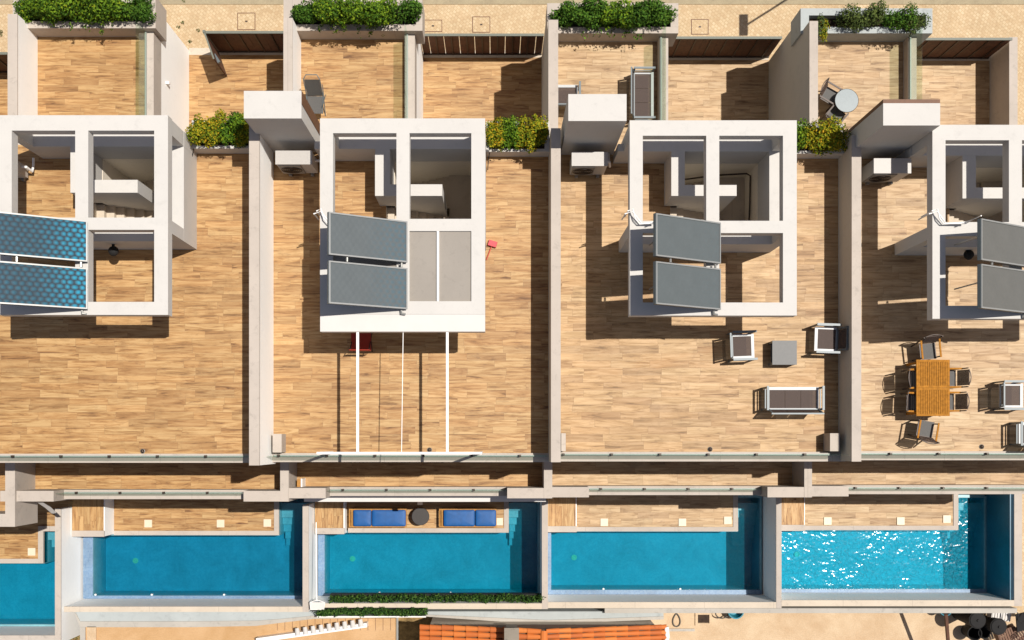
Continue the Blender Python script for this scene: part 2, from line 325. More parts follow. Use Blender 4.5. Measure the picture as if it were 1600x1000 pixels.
# ------------------------------------------------------------------ ground
struct('cobbled_street', MB().box(-60, 60, 8.0, 15.0, -.4, 0), 'cobble')
struct('road', MB().box(-60, 60, 15.0, 70, -.4, .02), 'road')
struct('side_lane', MB().box(17.45, 60, -6, 7.99, -.4, 0), 'cobble')
struct('earth', MB().box(-60, 60, -60, 70, -4, -3), 'drysoil')
struct('neighbouring_yard', MB().box(5.0, 60, -60, -5.75, -3, -.5), 'sand')
struct('neighbouring_ground', MB().box(-14.35, 4.99, -60, -5.75, -3, -.52).box(-60, -14.351, -60, -6.75, -3, -.52), 'drysoil')
struct('neighbouring_subsoil', MB().box(-60, -24.01, -6.74, -5.745, -3, -.5), 'drysoil')
struct('western_ground', MB().box(-60, -24, -5.74, 7.99, -3, -.4), 'drysoil')
struct('building_subsoil', MB().box(-24, 17.45, 1.2, 7.99, -3, -.05), 'conc')
# ------------------------------------------------------------------ per-unit measurements
U = [None]*4
#        pergola: outer x0,x1,N,S ; mid0,mid1 (at top)    roof walls (X)      roof S coping y   front wing px
U[0] = dict(px=(-2,262.5,180,492), my=(340,359), nb=24, rx=(-14.3,-6.46), cop=(709,723))
U[1] = dict(px=(500,758,185,491), my=(342,361), nb=23, rx=(-6.19,1.46), cop=(708,722))
U[2] = dict(px=(984,1245,188,493), my=(345,364), nb=24, rx=(1.71,9.52), cop=(706,721))
U[3] = dict(px=(1457,1720,195,498), my=(347,369), nb=24, rx=(9.77,17.5), cop=(705,719))
FRONT = [  # W wall top x0,x1 @4.5, wall N y ; planter outer rect @3.85 ; hole ; E curb x0,x1 @3.58
 dict(w=(12,27), wy=22, pl=(20,-6,243,44), ho=(33,4,232,33), e=(226,240), dn=(293,452), f=48, fb=78),
 dict(w=(443,457), wy=28, pl=(443,-1,660,48), ho=(457,9,650,38), e=(634,648), dn=(660,847), f=53, fb=82),
 dict(w=(857,872), wy=31, pl=(855,5,1060,52), ho=(866,15,1048,42), e=(1030,1044), dn=(1050,1204), f=58, fb=86),
 dict(w=(1265,1278), wy=33, pl=(1251,13,1457,52), ho=(1264,24,1447,42), e=(1419,1432), dn=(1440,1547), f=60, fb=87)]
LEG = [(110,133,237,301,281,215), (586,609,240,306,288,691), (1049,1070,245,306,289,1151), (1504,1525,250,310,293,1606)]
SHED = [None, (381,471,142,185), (888,979,147,189), (1380,1469,155,196)]
HOUSES = []
for i in range(4):
    u = U[i]; fr = FRONT[i]; who = ORD[i]
    X0, X1 = PX(u['px'][0], ZP), PX(u['px'][1], ZP); YN, YS = PY(u['px'][2], ZP), PY(u['px'][3], ZP)
    YM1, YM0 = PY(u['my'][0], ZP), PY(u['my'][1], ZP); yni = PY(u['px'][2]+u['nb'], ZP)
    rx0, rx1 = u['rx']; cN, cS = PY(u['cop'][0], 6.55), PY(u['cop'][1], 6.55)
    u.update(X0=X0, X1=X1, YN=YN, YS=YS)
    H = thing('town_house', ["far left white town house, with bright blue dimpled solar collectors",
        "white town house with grey panels in its roof frame and white shade rails",
        "white town house with the grey lounge set on its terrace",
        "far right white town house with the teak dining table"][i], 'house', ((rx0+rx1)/2, 3, 0), 'terraced town houses in a row')
    HOUSES.append(H)
    lx0, lx1, ly0, ly1, lyh, lxe = LEG[i]
    L0, L1 = PX(lx0, PT), PX(lx1, PT); LY0, LYh, LE = PY(ly1, PT), PY(lyh, PT), PX(lxe, PT)
    if i == 0: LE = L1+1.40
    if i == 3: LE = L1+1.45
    wN = yni-.02; wE = X1-.34; sY0 = YM0-.0+.32; mS = YM0-.03; sY0 = mS+.34; sX0 = L0+.17
    nR = YN-.02
    # roof floor around the stair opening
    fl = MB(); zb = R_-.28
    e = .012
    fl.box(rx0-.2, sX0, cS+.02, nR, zb, R_); fl.box(sX0, rx1+.2, cS+.02, sY0, zb, R_); fl.box(wE, rx1+.2, sY0, nR, zb, R_)
    fl.box(sX0, wE, wN, nR, zb, R_); fl.box(sX0, L1, LY0, wN, zb, R_)
    DK = ['deck', 'deck', 'deckpale', 'deckpalest'][i]; DK2 = ['deck', 'deck', 'deckpalest', 'deckpalest'][i]
    part('roof_terrace_floor', fl, DK, H)
    cp = MB().box(rx0, rx1+(.26 if i == 3 else 0), cS, cN, R_+.002, R_+.15); 
    part('roof_edge_coping', cp, 'beige', H)
    fa = MB(); fa.box(rx0-.2, rx1+.2, cS, cS+.018, R_-.30, R_); part('roof_edge_fascia', fa, 'white', H)
    # stairwell lining + stairs
    sw = MB(); sw.box(sX0-.15, wE+.2, wN-.013, wN+.2, 2.9, R_+.001); sw.box(wE-.013, wE+.2, sY0-.2, wN-.014, 2.9, R_+.001)
    sw.box(sX0-.15, wE-.014, sY0-.2, sY0+.013, 2.9, R_-.003); sw.box(sX0-.15, sX0+.004, sY0+.014, LY0, 2.9, R_-.003); sw.box(L1-.1, L1+.013, LY0, wN-.014, 2.9, R_-.003)
    sw.box(sX0+.005, wE-.014, sY0+.014, wN-.014, 2.9, 3.0)
    part('stairwell_lining', sw, 'lining', H)
    ST = part('staircase', MB().box(wE-.75, wE-.015, sY0+.015, wN-.016, 4.85, 4.98), 'cream', H)
    n = 8; tw = (wE-.75-sX0)/n
    for k in range(n):
        part('step', MB().box(sX0+k*tw, sX0+(k+1)*tw-.002, sY0+.016, LY0-.003, R_-.36-(k+1)*.15, R_-(k+1)*.155), 'cream', ST)
    for k in range(8):
        xx = wE-.75-k*tw
        if xx-tw < L1: break
        part('step', MB().box(xx-tw, xx-.002, LYh+.003, wN-.016, 4.98-(k+1)*.17-.25, 4.98-(k+1)*.17), 'cream', ST)
    # balustrade L wall
    lw = MB(); lw.box(L0, L1, LYh, wN-.002, R_+.002, PT); lw.box(L0, LE, LY0, LYh, R_-1.9, PT)
    part('stair_balustrade', lw, 'white', H)
    # parapets on the roof: north, mid, east
    pp = MB(); pp.box(X0+.28, X1, wN, nR+.015, R_+.002, PT); pp.box(X0+.28, wE, mS, mS+.34, R_+.002, PT); pp.box(wE, X1-.004, mS, wN, R_+.002, PT)
    part('roof_parapet', pp, 'white', H)
    # posts carrying the frame
    zb2 = ZP-.32
    for (a0, a1, b0, b1) in ((X0+.02, X0+.28, wN+.0, YN-.02), (X0+.02, X0+.28, mS+.002, mS+.33), (X1-.28, X1-.006, wN+.002, nR), (X1-.28, X1-.006, mS+.002, mS+.33)):
        z0 = PT if a0 > X0+1 else R_+.002
        part('roof_frame_post', MB().box(a0, a1, b0, b1, z0, zb2), 'white', H)
    # beam grid (one frame)
    xm0, xm1 = X0+1.94, X0+2.27; bw = .33
    gr = MB(); gr.box(X0, X1, yni, YN, zb2, ZP); gr.box(X0, X1, YM0, YM1, zb2, ZP); sb = YS+ .33
    gr.box(X0, X1, YS, sb, zb2, ZP)
    for a, b in ((X0, X0+bw), (xm0, xm1), (X1-bw-.02, X1)):
        gr.box(a, b, YM1, yni, zb2, ZP); 
        gr.box(a, b, sb, YM0, zb2, ZP)
    PG = part('roof_frame', gr, 'white', H)
    if i == 1:
        part('roof_panel', MB().box(xm0+.28, PX(682.5, ZP), sb+.002, YM0-.002, ZP-.2, ZP-.06), 'membrane', PG)
        part('roof_panel', MB().box(PX(686, ZP), X1-.19, sb+.002, YM0-.002, ZP-.2, ZP-.05), 'membrane', PG)
        part('roof_panel', MB().box(X0+bw, xm0, sb+.002, YM0-.002, ZP-.2, ZP-.06), 'membrane', PG)
        part('panel_ridge', MB().box(PX(682.5, ZP), PX(686, ZP), sb+.002, YM0-.002, ZP-.2, ZP+.0), 'whitemetal', PG)
        part('awning_cassette', MB().box(X0+.002, X1, PY(518, ZP), YS-.003, zb2+.02, ZP-.01), 'awning', PG)
    # shed block beside the frame
    if SHED[i]:
        a0, a1, b0, b1 = SHED[i]; zs = R_+2.88
        sx0, sx1, sy1, sy0 = PX(a0, zs), PX(a1, zs), PY(b0, zs), PY(b1, zs); th = .12
        if i == 3:
            sy1 -= .1
        SB = part('chimney_block', MB().box(sx0, sx1, sy0, sy1, 0, zs), 'white', H)
        
        if i == 3: part('cladding', MB().box(sx0, sx1, sy1+.002, sy1+.10, GD, zs-.005), 'clad', SB)
        if i == 1: part('cladding', MB().box(sx1+.002, sx1+.014, sy0+.36, sy1-.002, R_+.3, zs-.01), 'clad', SB)
        # low wall between block and frame post
        part('roof_parapet', MB().box(sx1+.002, X0+.018, wN, wN+.2, R_+.002, PT), 'white', H)
    # outer shell of the upper floors
    sh = MB(); yi = .35
    sh.box(rx0-.2, rx1+.2, yi, yi+.25, PD, zb-.002); sh.box(rx0-.2, rx1+.2, nR-.3, nR-.05, 0, zb-.002)
    part('outer_wall', sh, 'white', H)
    if i == 0: part('gable_wall', MB().box(rx0-.24, rx0-.21, -.3, nR, 0, R_), 'white', H)
    # glazed doors on both facades
    for zz in (PD+.02, BAL+.02):
        d0 = rx0+1.3; D = part('sliding_door', MB().box(d0, rx1-1.3, yi-.06, yi-.005, zz, zz+2.3), 'alu', H)
        for k in range(3):
            w = (rx1-1.3-d0)/3; part('pane', MB().box(d0+k*w+.06, d0+(k+1)*w-.06, yi-.075, yi-.062, zz+.06, zz+2.24), 'winglass', D)
    # south balcony
    by = (PY(767, 4.4), PY(782, 4.4)) if i == 0 else (PY(764-1.5*i, 4.4), PY(778.5-1.5*i, 4.4))
    bx0, bx1 = [(-14.3,-6.44), (-6.18,1.43), (1.68,9.2), (9.43,17.1)][i]
    u['by'] = by; u['bx'] = (bx0, bx1)
    part('balcony_floor', MB().box(bx0-.13, bx1+.13, by[0], yi-.002, BAL-.22, BAL), DK2, H)
    part('balcony_coping', MB().box(bx0+1.1, bx1-1.1 if i < 3 else bx1, by[1], by[0]-.003, BAL-.24, 3.7), 'beige', H)
    part('balcony_pier', MB().box(bx0-(.5 if i == 0 else 0), bx0+1.095, by[1]-.03, by[0]+.0, BAL-.24, 4.4), 'beige', H)
    if i < 3: part('balcony_pier', MB().box(bx1-1.095, bx1, by[1]-.03, by[0]+.0, BAL-.24, 4.4), 'beige', H)
    # front wing with the street balcony
    f = fr; w0, w1 = PX(f['w'][0], 4.5), PX(f['w'][1], 4.5); e0, e1 = PX(f['e'][0], 3.58), PX(f['e'][1], 3.58)
    pN, pS = PY(f['pl'][1], 3.85), PY(f['pl'][3], 3.85); p0, p1 = PX(f['pl'][0], 3.85), PX(f['pl'][2], 3.85)
    vN = pN-.16
    u.update(e0=e0, e1=e1, w0=w0, w1=w1, pN=pN, pS=pS, p0=p0, p1=p1)
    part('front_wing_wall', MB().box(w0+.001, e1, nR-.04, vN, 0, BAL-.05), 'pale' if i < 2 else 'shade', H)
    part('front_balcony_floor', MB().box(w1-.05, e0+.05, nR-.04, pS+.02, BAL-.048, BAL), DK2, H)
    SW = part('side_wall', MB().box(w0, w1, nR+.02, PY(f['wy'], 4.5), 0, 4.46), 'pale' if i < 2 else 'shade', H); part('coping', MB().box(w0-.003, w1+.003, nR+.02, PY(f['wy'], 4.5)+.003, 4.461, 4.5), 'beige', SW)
    part('balcony_upstand', MB().box(e0, e1+.003, nR+.02, pS-.003, 2.9, 3.58), 'beige', H)
    h0, h1, hN, hS = PX(f['ho'][0], 3.85), PX(f['ho'][2], 3.85), PY(f['ho'][1], 3.85), PY(f['ho'][3], 3.85)
    pb = MB(); zq = 2.85; pw = p0 if i != 1 else p0
    pb.box(pw, p1, hN, pN, zq, 3.85); pb.box(pw, p1, pS, hS, zq, 3.848); pb.box(pw, h0, hS, hN, zq, 3.852); pb.box(h1, p1, hS, hN, zq, 3.852); pb.box(h0, h1, hS, hN, zq, 3.0)
    PB = part('built_in_planter', pb, 'coolgrey' if i == 3 else 'beige', H)
    part('soil', MB().box(h0, h1, hS, hN, 3.0, 3.6), 'soil', PB); u['hole'] = (h0, h1, hS, hN)
    # street-level deck of the entrance court
    d0, d1 = e1+.003, PX(f['dn'][1], GD)
    if i < 3: d1 = PX(FRONT[i+1]['w'][0], 4.5)
    yF = PY(f['fb']-2, GD)
    part('entrance_court_floor', MB().box(d0, d1, nR-.04, yF-.22, -.05, GD), DK2, H)
    part('threshold', MB().box(d0, d1, yF-.218, yF+.02, -.05, GD+.01), 'cream', H)
    u['court'] = (d0, d1, yF)
# far-left neighbour, only a sliver in view
H0 = thing('town_house', "sliver of a further white house cut off by the left edge", 'house', (-18, 0, 0), 'terraced town houses in a row')
part('entrance_court_floor', MB().box(-22, PX(13, 4.5), 8.2, PY(112, GD), -.05, GD), 'deck', H0)
part('threshold', MB().box(-22, PX(13, 4.5), PY(112, GD)+.002, PY(100, GD), -.05, GD+.01), 'cream', H0)
part('balcony_floor', MB().box(-24, -14.6, PY(803, BAL), .35, BAL-.22, BAL), 'deck', H0)
part('balcony_parapet', MB().box(-14.6, -14.31, PY(823, 4.5), .5, 3.05, 4.5).box(-24, -14.6, PY(823, 4.5), PY(803, 4.5), 3.05, 4.498), 'beige', H0)
part('outer_wall', MB().box(-24, -14.56, .36, 8.2, -.4, R_), 'white', H0)
part('pool_deck', MB().box(-24, PX(60, PD), PY(873, PD), .36, -.7, PD).box(PX(60, PD), -14.56, PY(822, PD), .36, -.7, PD), 'deck', H0)
part('pool_coping', MB().box(-24, PX(68, PD), PY(880, PD), PY(873, PD), -.7, PD+.03).box(PX(60, PD), PX(68, PD), PY(873, PD), PY(822, PD), -.7, PD+.03).box(PX(68, PD), -14.56, PY(830, PD), PY(822, PD), -.7, PD+.028), 'beige', H0)
# ------------------------------------------------------------------ boundary walls on the roof terraces and balconies
def wallthing(name, mb, mat, label, cat='wall', group=None): return tag(part(name, mb, mat), label, cat, group)
WN = 8.35
for a0, a1, zt, lab, yn, ys in ((-6.46,-6.19,8.02,'tall white wall between the first and second roof terraces from the left', 8.4, PY(727, 8.0)),
                        (1.46,1.71,7.72,"white wall between the shade rail frame terrace and the grey lounge terrace", 8.3, PY(722, 7.7)),
                        (9.52,9.77,7.45,"white wall between the grey lounge terrace and the teak dining terrace", 8.2, PY(721, 7.45))):
    T = thing('boundary_wall', lab, 'wall', ((a0+a1)/2, 4, R_-.3), 'walls dividing the roof terraces')
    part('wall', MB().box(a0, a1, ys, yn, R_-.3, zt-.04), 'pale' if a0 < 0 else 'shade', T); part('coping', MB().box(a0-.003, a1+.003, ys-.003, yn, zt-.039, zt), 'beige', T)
for a0, a1, i in ((-6.44,-6.18,0), (1.43,1.68,1), (9.2,9.43,2)):
    wallthing('balcony_divider', MB().box(a0, a1, U[i]['by'][1]-.031, .34, BAL-.3, 4.41), 'beige', 'low wall dividing the two south balconies %s' % ['right of the far left terrace', 'near the middle of the photo', 'right of the centre, below the grey sofa'][i], group='walls dividing the south balconies')
# corner blocks beside the roof railing
for (a, b, c, d, zt, lab) in ((419,678,440,707,6.95,"corner block left of the shade rail frame, at the roof edge"),
                          (877,677,884,705,6.95,"thin corner block at the left end of the grey lounge terrace's roof edge"),
                          (1297,677,1312,705,6.95,"corner block at the right end of the grey lounge terrace's roof edge")):
    wallthing('corner_block', MB().box(PX(a, zt)+(.12 if a == 419 else 0), PX(b*0+c, zt), PY(b, zt), PY(d, zt), R_+.003, zt), 'beige', lab, 'block', 'corner blocks at the terrace ends')
# entrance-court right wall
wallthing('garden_wall', MB().box(PX(1577, 1.4), PX(1590, 1.4), 8.1, PY(58, 1.4), 0, 1.4), 'beige', 'low cream wall closing the rightmost entrance court beside the cobbled lane')
# ------------------------------------------------------------------ glass railings
def railing(x0, x1, y, z0, z1, lab, grp, pitch=1.33, axis='x', clampz=.1, ph=.4):
    T = thing('glass_railing', lab, 'railing', ((x0+x1)/2 if axis == 'x' else y, y if axis == 'x' else (x0+x1)/2, z0), grp)
    n = max(1, int(round((x1-x0)/2.66))); w = (x1-x0)/n
    for k in range(n):
        a, b = x0+k*w+.01, x0+(k+1)*w-.01
        part('glass_panel', MB().box(a, b, y-.008, y+.008, z0+.06, z1) if axis == 'x' else MB().box(y-.008, y+.008, a, b, z0+.06, z1), 'glass', T)
    ch = MB().box(x0, x1, y-.028, y+.028, z0+.001, z0+.058) if axis == 'x' else MB().box(y-.022, y+.022, x0, x1, z0+.001, z0+.06)
    part('base_channel', ch, 'channel', T)
    if axis == 'x':
        q = x0+ph
        while q < x1:
            part('clamp', MB().box(q-.03, q+.03, y-.03, y+.035, z0+.06, z0+.06+clampz), 'darkmetal', T); q += pitch
    return T
names4 = ['on the roof edge of the far left terrace', 'on the roof edge below the shade rail frame', 'on the roof edge of the terrace with the grey lounge set', 'on the roof edge of the terrace with the teak table']
for i in range(4):
    u = U[i]; y = PY(u['cop'][0]+4.2, 6.55)
    railing(u['rx'][0]+.05, u['rx'][1]-.05, y, R_+.15, 7.45, 'frameless glass railing '+names4[i], 'roof terrace glass railings', ph=[.93, .15, .1, 1.05][i])
    railing(u['bx'][0]+1.12, u['bx'][1]-(1.12 if i < 3 else .05), u['by'][0]-.09, 3.7, 4.35, 'glass railing on the south balcony, %s from the left' % ['first', 'second', 'third', 'fourth'][i], 'south balcony glass railings')
    railing(8.4, u['pS']+.02, u['e0']+.05, 3.58, 4.45, 'glass railing along the east side of the street balcony, %s from the left' % ['first', 'second', 'third', 'fourth'][i], 'street balcony glass railings', axis='y')
# ------------------------------------------------------------------ shade rail frame on second terrace
zf = 8.72
SF = thing('shade_frame', "white metal shade rail frame running down to the glass railing", 'shade frame', (-1.5, 1, R_))
yb = PY(708, zf); yt = PY(518, zf)
for px_, r in ((559, .032), (699, .032)): part('rail', MB().obox((PX(px_, zf), yb, zf), (PX(px_, zf), yt, zf), r*2, r*2), 'whitemetal', SF)
part('guide_cord', MB().obox((PX(627.5, zf), yb, zf), (PX(630, zf), yt, zf), .016, .016), 'whitemetal', SF)
part('front_bar', MB().obox((PX(495, zf), yb, zf), (PX(753, zf), yb, zf), .06, .06), 'whitemetal', SF)
for px_ in (497, 751): part('post', MB().box(PX(px_, zf)-.03, PX(px_, zf)+.03, yb-.03, yb+.03, R_+.15, zf-.04), 'whitemetal', SF)
# ------------------------------------------------------------------ solar collectors
def solar(i):
    dx = [-8, 514, 1025, 1533][i]; XW = PX(dx, 10.0); XE = XW+1.80; zw, ze = 10.0, 8.95
    y0s = [(331,345,398,409,406,419,472,483), (331,346,398,410,407,419,474,483), (333,348,401,412,409,420,477,484), (342,356,407,418,412,424,480,490)][i]
    sE = sc_(ze); labs = ['pair of bright blue dimpled solar collectors at the left edge of the photo', 'pair of slate blue solar collectors beside the grey closed roof panels',
        'pair of plain grey-blue solar collectors over the third roof frame', 'pair of grey solar collectors cut off by the right edge of the photo']
    T = thing('solar_collector', labs[i], 'solar panel', ((XW+XE)/2, 4.4, ZP), 'solar collectors on the roof frames')
    L = math.hypot(XE-XW, zw-ze); ang = math.atan2(zw-ze, XE-XW)
    for k in range(2):
        yn, ys = PY(y0s[1+4*k], ze), PY(y0s[3+4*k], ze)
        o = bpy.data.objects.new('collector', None)
        # the collector box, modelled flat then tilted
        bx = MB().box(0, L, 0, yn-ys, -.09, -.012); rim = .035; w = yn-ys
        fr_ = MB().box(0, L, 0, rim, -.01, .012).box(0, L, w-rim, w, -.01, .012).box(0, rim, rim, w-rim, -.01, .012).box(L-rim, L, rim, w-rim, -.01, .012)
        def mk(nm, mb, mt, par, loc):
            me = bpy.data.meshes.new(nm); me.from_pydata(mb.v, [], mb.f); me.materials.append(M[mt]); ob = bpy.data.objects.new(nm, me); COL.objects.link(ob); ob.parent = par; ob.location = loc; return ob
        c = mk('collector', bx, ['abs1', 'abs2', 'abs3', 'abs4'][i], T, Vector((XW, ys, zw))-T.location); c.rotation_euler = (0, ang, 0)
        mk('rim', fr_, 'alu', c, (0, 0, 0)); mk('casing', MB().box(-.004, L+.004, -.004, w+.004, -.1, -.091).box(-.012, -.001, 0, w, -.09, .0), 'greymetal', c, (0, 0, 0))
    yA, yB = PY(y0s[3], ze), PY(y0s[5], ze)
    for t_ in (.22, .92):
        xx = XW+(XE-XW)*t_; zz = zw+(ze-zw)*t_; part('connector_pipe', MB().tube([(xx, yA-.02, zz-.04), (xx, yB+.02, zz-.04)], .03), 'steel', T)
    for yy in (PY(383, 8.82), PY(452, 8.82)):
        part('strut', MB().tube([(T.location.x-1.0+(.12 if i != 3 else .0), yy, ZP+.01), (XW+.25, yy+.07, zw-.2)], .018), 'steel', T)
        part('rail', MB().obox((XW+.1, yy+.07, zw-.16), (XE-.05, yy+.07, ze-.14), .045, .045), 'steel', T)
        part('foot', MB().box(XE-.12, XE-.04, yy+.03, yy+.11, ZP+.002, ze-.15), 'steel', T)
    yb_ = PY(y0s[7], ze)
    part('valve', MB().tube([(XE-.16, yb_-.02, ze-.05), (XE-.16, yb_-.10, ze-.06), (XE-.06, yb_-.12, ze-.1)], .032), 'steel', T)
    # insulated pipes bending over the beam
    x0 = U[i]['X0']; yq = PY(345, ZP)
    if i:
        for d in (0, .07):
            part('pipe', MB().tube([(x0-.06-d, yq+.22-d, 8.3), (x0-.06-d, yq+.22-d, 8.95), (x0+.05, yq+.27-d, 8.98), (x0+.12+d, yq+.02, 8.96), (x0+.22+d, yq-.1, 8.95), (XW+.12, yq-.1+d*.5, 8.97), (XW+.2, yq-.05, 9.6)], .017), 'whitemetal', T)
for i in range(4): solar(i)
# ------------------------------------------------------------------ air conditioners
def ac(x0, x1, ytop, ysouth, lab, notch=False):
    zt = 7.42; X0_, X1_, Y1_, Y0_ = x0, x1, ytop, ysouth; z0 = R_+.14
    T = thing('air_conditioner', lab, 'air conditioner', ((X0_+X1_)/2, (Y0_+Y1_)/2, R_), 'outdoor air conditioners on the roof terraces')
    part('casing', MB().box(X0_, X1_, Y0_, Y1_, z0, zt), 'acwhite', T)
    part('top_cover', MB().box(X0_-.012, X1_+.012, Y0_-.015, Y1_+.01, zt+.001, zt+.035), 'acwhite', T)
    part('front_panel', MB().box(X0_+.03, X1_-.32, Y0_-.03, Y0_-.002, z0+.05, zt-.05), 'acgrille', T)
    cx = (X0_+X1_-.3)/2; cz = (z0+zt)/2; rr = .27
    gm = MB()
    for q in range(5):
        r1 = rr*(q+1)/5; gm.add(*ring_y(cx, Y0_-.05, cz, r1))
    part('fan_grille', gm, 'darkmetal', T)
    for xx in (X0_+.15, X1_-.2): part('foot', MB().box(xx, xx+.08, Y0_-.06, Y1_+.04, R_+.002, z0-.002), 'acgrille', T)
    part('pipe', MB().tube([(X1_+.0, Y1_-.1, z0+.35), (X1_+.12, Y1_-.1, z0+.35), (X1_+.16, Y1_-.15, z0+.1), (X1_+.14, Y1_+.05, z0-.02), (X1_+.14, Y1_+.25, z0-.02)], .035), 'whitemetal', T)
    return T
def ring_y(cx, y, cz, r, t=.006, n=20):
    vs = []; fs = []
    for k in range(n):
        a = 6.28318*k/n
        for rr, yy in ((r-t, y), (r+t, y), (r+t, y+.03), (r-t, y+.03)): vs.append((cx+rr*math.cos(a), yy, cz+rr*math.sin(a)))
    for k in range(n):
        b = (k+1) % n
        for j in range(4): fs.append((k*4+j, k*4+(j+1) % 4, b*4+(j+1) % 4, b*4+j))
    return vs, fs
zac = 7.45
ac(-13.95, -12.95, PY(246, zac), PY(264, zac), 'pale air conditioner half hidden below the far left roof frame')
ac(PX(431, zac), PX(487, zac), PY(236, zac), PY(256, zac), 'pale air conditioner below the tall white block of the second house')
ac(PX(894, zac), PX(949, zac), PY(238, zac), PY(258.5, zac), "pale air conditioner with a bent white pipe, below the third house's tall block")
ac(PX(1366, zac), PX(1423, zac), PY(248, zac), PY(270, zac), 'pale air conditioner below the tall block with brown cladding at right')
# ------------------------------------------------------------------ fences and gate
def fence(x0, x1, y, z1, lab, gap=.003):
    T = thing('slatted_fence', lab, 'fence', ((x0+x1)/2, y, GD), 'brown slatted fences on the street side')
    n = int((x1-x0)/.245); w = (x1-x0)/n
    for k in range(n):
        part('board', MB().box(x0+k*w+(gap if k % 2 else .003), x0+(k+1)*w-.003, y-.018, y+.008-.004*(k % 2), .16, z1-.04), 'fence', T)
        if k and k % 2 == 0: part('stile', MB().box(x0+k*w-.02, x0+k*w+.02, y-.052, y-.02, GD+.012, z1-.05), 'darkmetal', T)
    part('top_cap', MB().box(x0, x1, y-.045, y+.035, z1-.038, z1), 'fencecap', T)
    part('bottom_rail', MB().box(x0, x1, y-.045, y-.02, GD+.012, .2), 'darkmetal', T)
    return T
zt = 1.7
fence(-20, PX(11, zt), PY(83, zt), zt, 'short stretch of brown slatted fence at the far left edge')
fence(PX(321, zt), U[0]['court'][1]-.0, PY(50, zt), zt, 'brown slatted fence beside the open gate')
fence(PX(661, zt)-.1, U[1]['court'][1]-.0, PY(54, zt), zt, 'brown slatted fence with bright gaps between its boards, second court', .016)
fence(PX(1047, zt)-.15, U[2]['court'][1], PY(58.5, zt), zt, 'brown slatted fence of the court beside the third planter')
fence(PX(1434, zt)-.1, PX(1582, zt), PY(60.5, zt), zt, 'brown slatted fence of the rightmost entrance court')
GT = thing('garden_gate', 'brown garden gate standing open into the far left entrance court', 'gate', (PX(318, zt), PY(50, zt), GD))
gx0, gy0, gx1, gy1 = PX(319, zt), PY(50, zt), PX(334, zt), PY(92, zt)
part('leaf', MB().obox((gx0, gy0, .95), (gx1, gy1, .95), .04, 1.42), 'fence', GT)
part('top_rail', MB().obox((gx0, gy0, 1.68), (gx1, gy1, 1.68), .05, .05), 'fencecap', GT)
part('bottom_rail', MB().obox((gx0, gy0, .2), (gx1, gy1, .2), .05, .06), 'darkmetal', GT)
part('handle', MB().obox((gx1-.12, gy1+.3, 1.25), (gx1+.05, gy1+.04, 1.25), .12, .1), 'greymetal', GT)
part('hinge_post', MB().box(gx0-.05, gx0+.03, gy0-.02, gy0+.06, GD, 1.72), 'fencecap', GT)
# ------------------------------------------------------------------ plants
def leafcloud(blobs, n, size, up=.35, seed=1):
    rnd = random.Random(seed); mb = MB(); tot = sum(b[3]*b[4]*b[5] for b in blobs)
    for (cx, cy, cz, rx, ry, rz) in blobs:
        m = max(8, int(n*(rx*ry*rz)/tot))
        for _ in range(m):
            while True:
                v = Vector((rnd.uniform(-1, 1), rnd.uniform(-1, 1), rnd.uniform(-1, 1)))
                if v.length <= 1: break
            l = v.length; v = v*(((.45+.55*l)/max(l, .05)) if l > .05 else 1)
            v = v*rnd.uniform(.8, 1.12)
            p = Vector((cx+v.x*rx, cy+v.y*ry, cz+v.z*rz)); nrm = (v.normalized()*.7+Vector((rnd.gauss(0, .6), rnd.gauss(0, .6), up+rnd.gauss(0, .5)))).normalized()
            a = nrm.orthogonal().normalized(); a = Matrix.Rotation(rnd.uniform(0, 6.28), 3, nrm) @ a; b = nrm.cross(a); s = size*rnd.uniform(.6, 1.35)
            mb.add([p-a*s*.5, p+b*s*.26, p+a*s*.55, p-b*s*.26], [(0, 1, 2, 3)])
    return mb
def shrub(cx, cy, z0, w, d, h, mat, lab, n, size, seed, name='shrub', cat='shrub', grp=None, droop=0, nb=9):
    rnd = random.Random(seed); T = thing(name, lab, cat, (cx, cy, z0), grp); bl = []
    for _ in range(nb):
        ux, uy = rnd.uniform(-.8, .8), rnd.uniform(-.8, .8); r = rnd.uniform(.36, .58)
        bl.append((cx+ux*w/2, cy+uy*d/2, z0+h*rnd.uniform(.35, .85), w*r*.7, max(d*r*.8, .08), h*r*.6))
    bl.append((cx, cy, z0+h*.35, w*.5, d*.5, h*.35))
    for k in range(int(droop)):
        ux = rnd.uniform(-.9, .9); L = rnd.uniform(.08, .3); bl.append((cx+ux*w/2, cy-d/2-L*.5, z0+h*rnd.uniform(.1, .5), .07, .06+L*.5, .10))
    part('foliage', leafcloud(bl, n, size, seed=seed), mat, T); st = MB()
    for k in range(4):
        a = rnd.uniform(0, 6.28); st.tube([(cx, cy, z0-.02), (cx+.3*w*math.cos(a)*.5, cy+.3*d*math.sin(a)*.5, z0+h*.4), (cx+.6*w*math.cos(a)*.5, cy+.6*d*math.sin(a)*.5, z0+h*.75)], [.02, .014, .006], 5)
    part('stem', st, 'trunk', T); return T
grp = 'shrubs in the street balcony planters'
rowl = {0: ['dark round shrub at the left end of the far left planter', 'leafy yellow-green shrub, second in the far left planter', 'leafy yellow-green shrub in the middle of the far left planter', 'trailing bright green shrub, fourth in the far left planter', 'dark glossy round shrub at the right end of the far left planter'],
        1: ['dark shrub at the left end of the second planter', 'bright green shrub, second in the second planter', 'bushy green shrub in the middle of the second planter', 'trailing green shrub, fourth in the second planter', 'dark round shrub at the right end of the second planter'],
        2: ['dark round shrub with small leaves at the left end of the third planter', 'tall green shrub, second in the third planter', 'green shrub in the middle of the third planter', 'trailing green shrub, fourth in the third planter', 'dark round shrub at the right end of the third planter']}
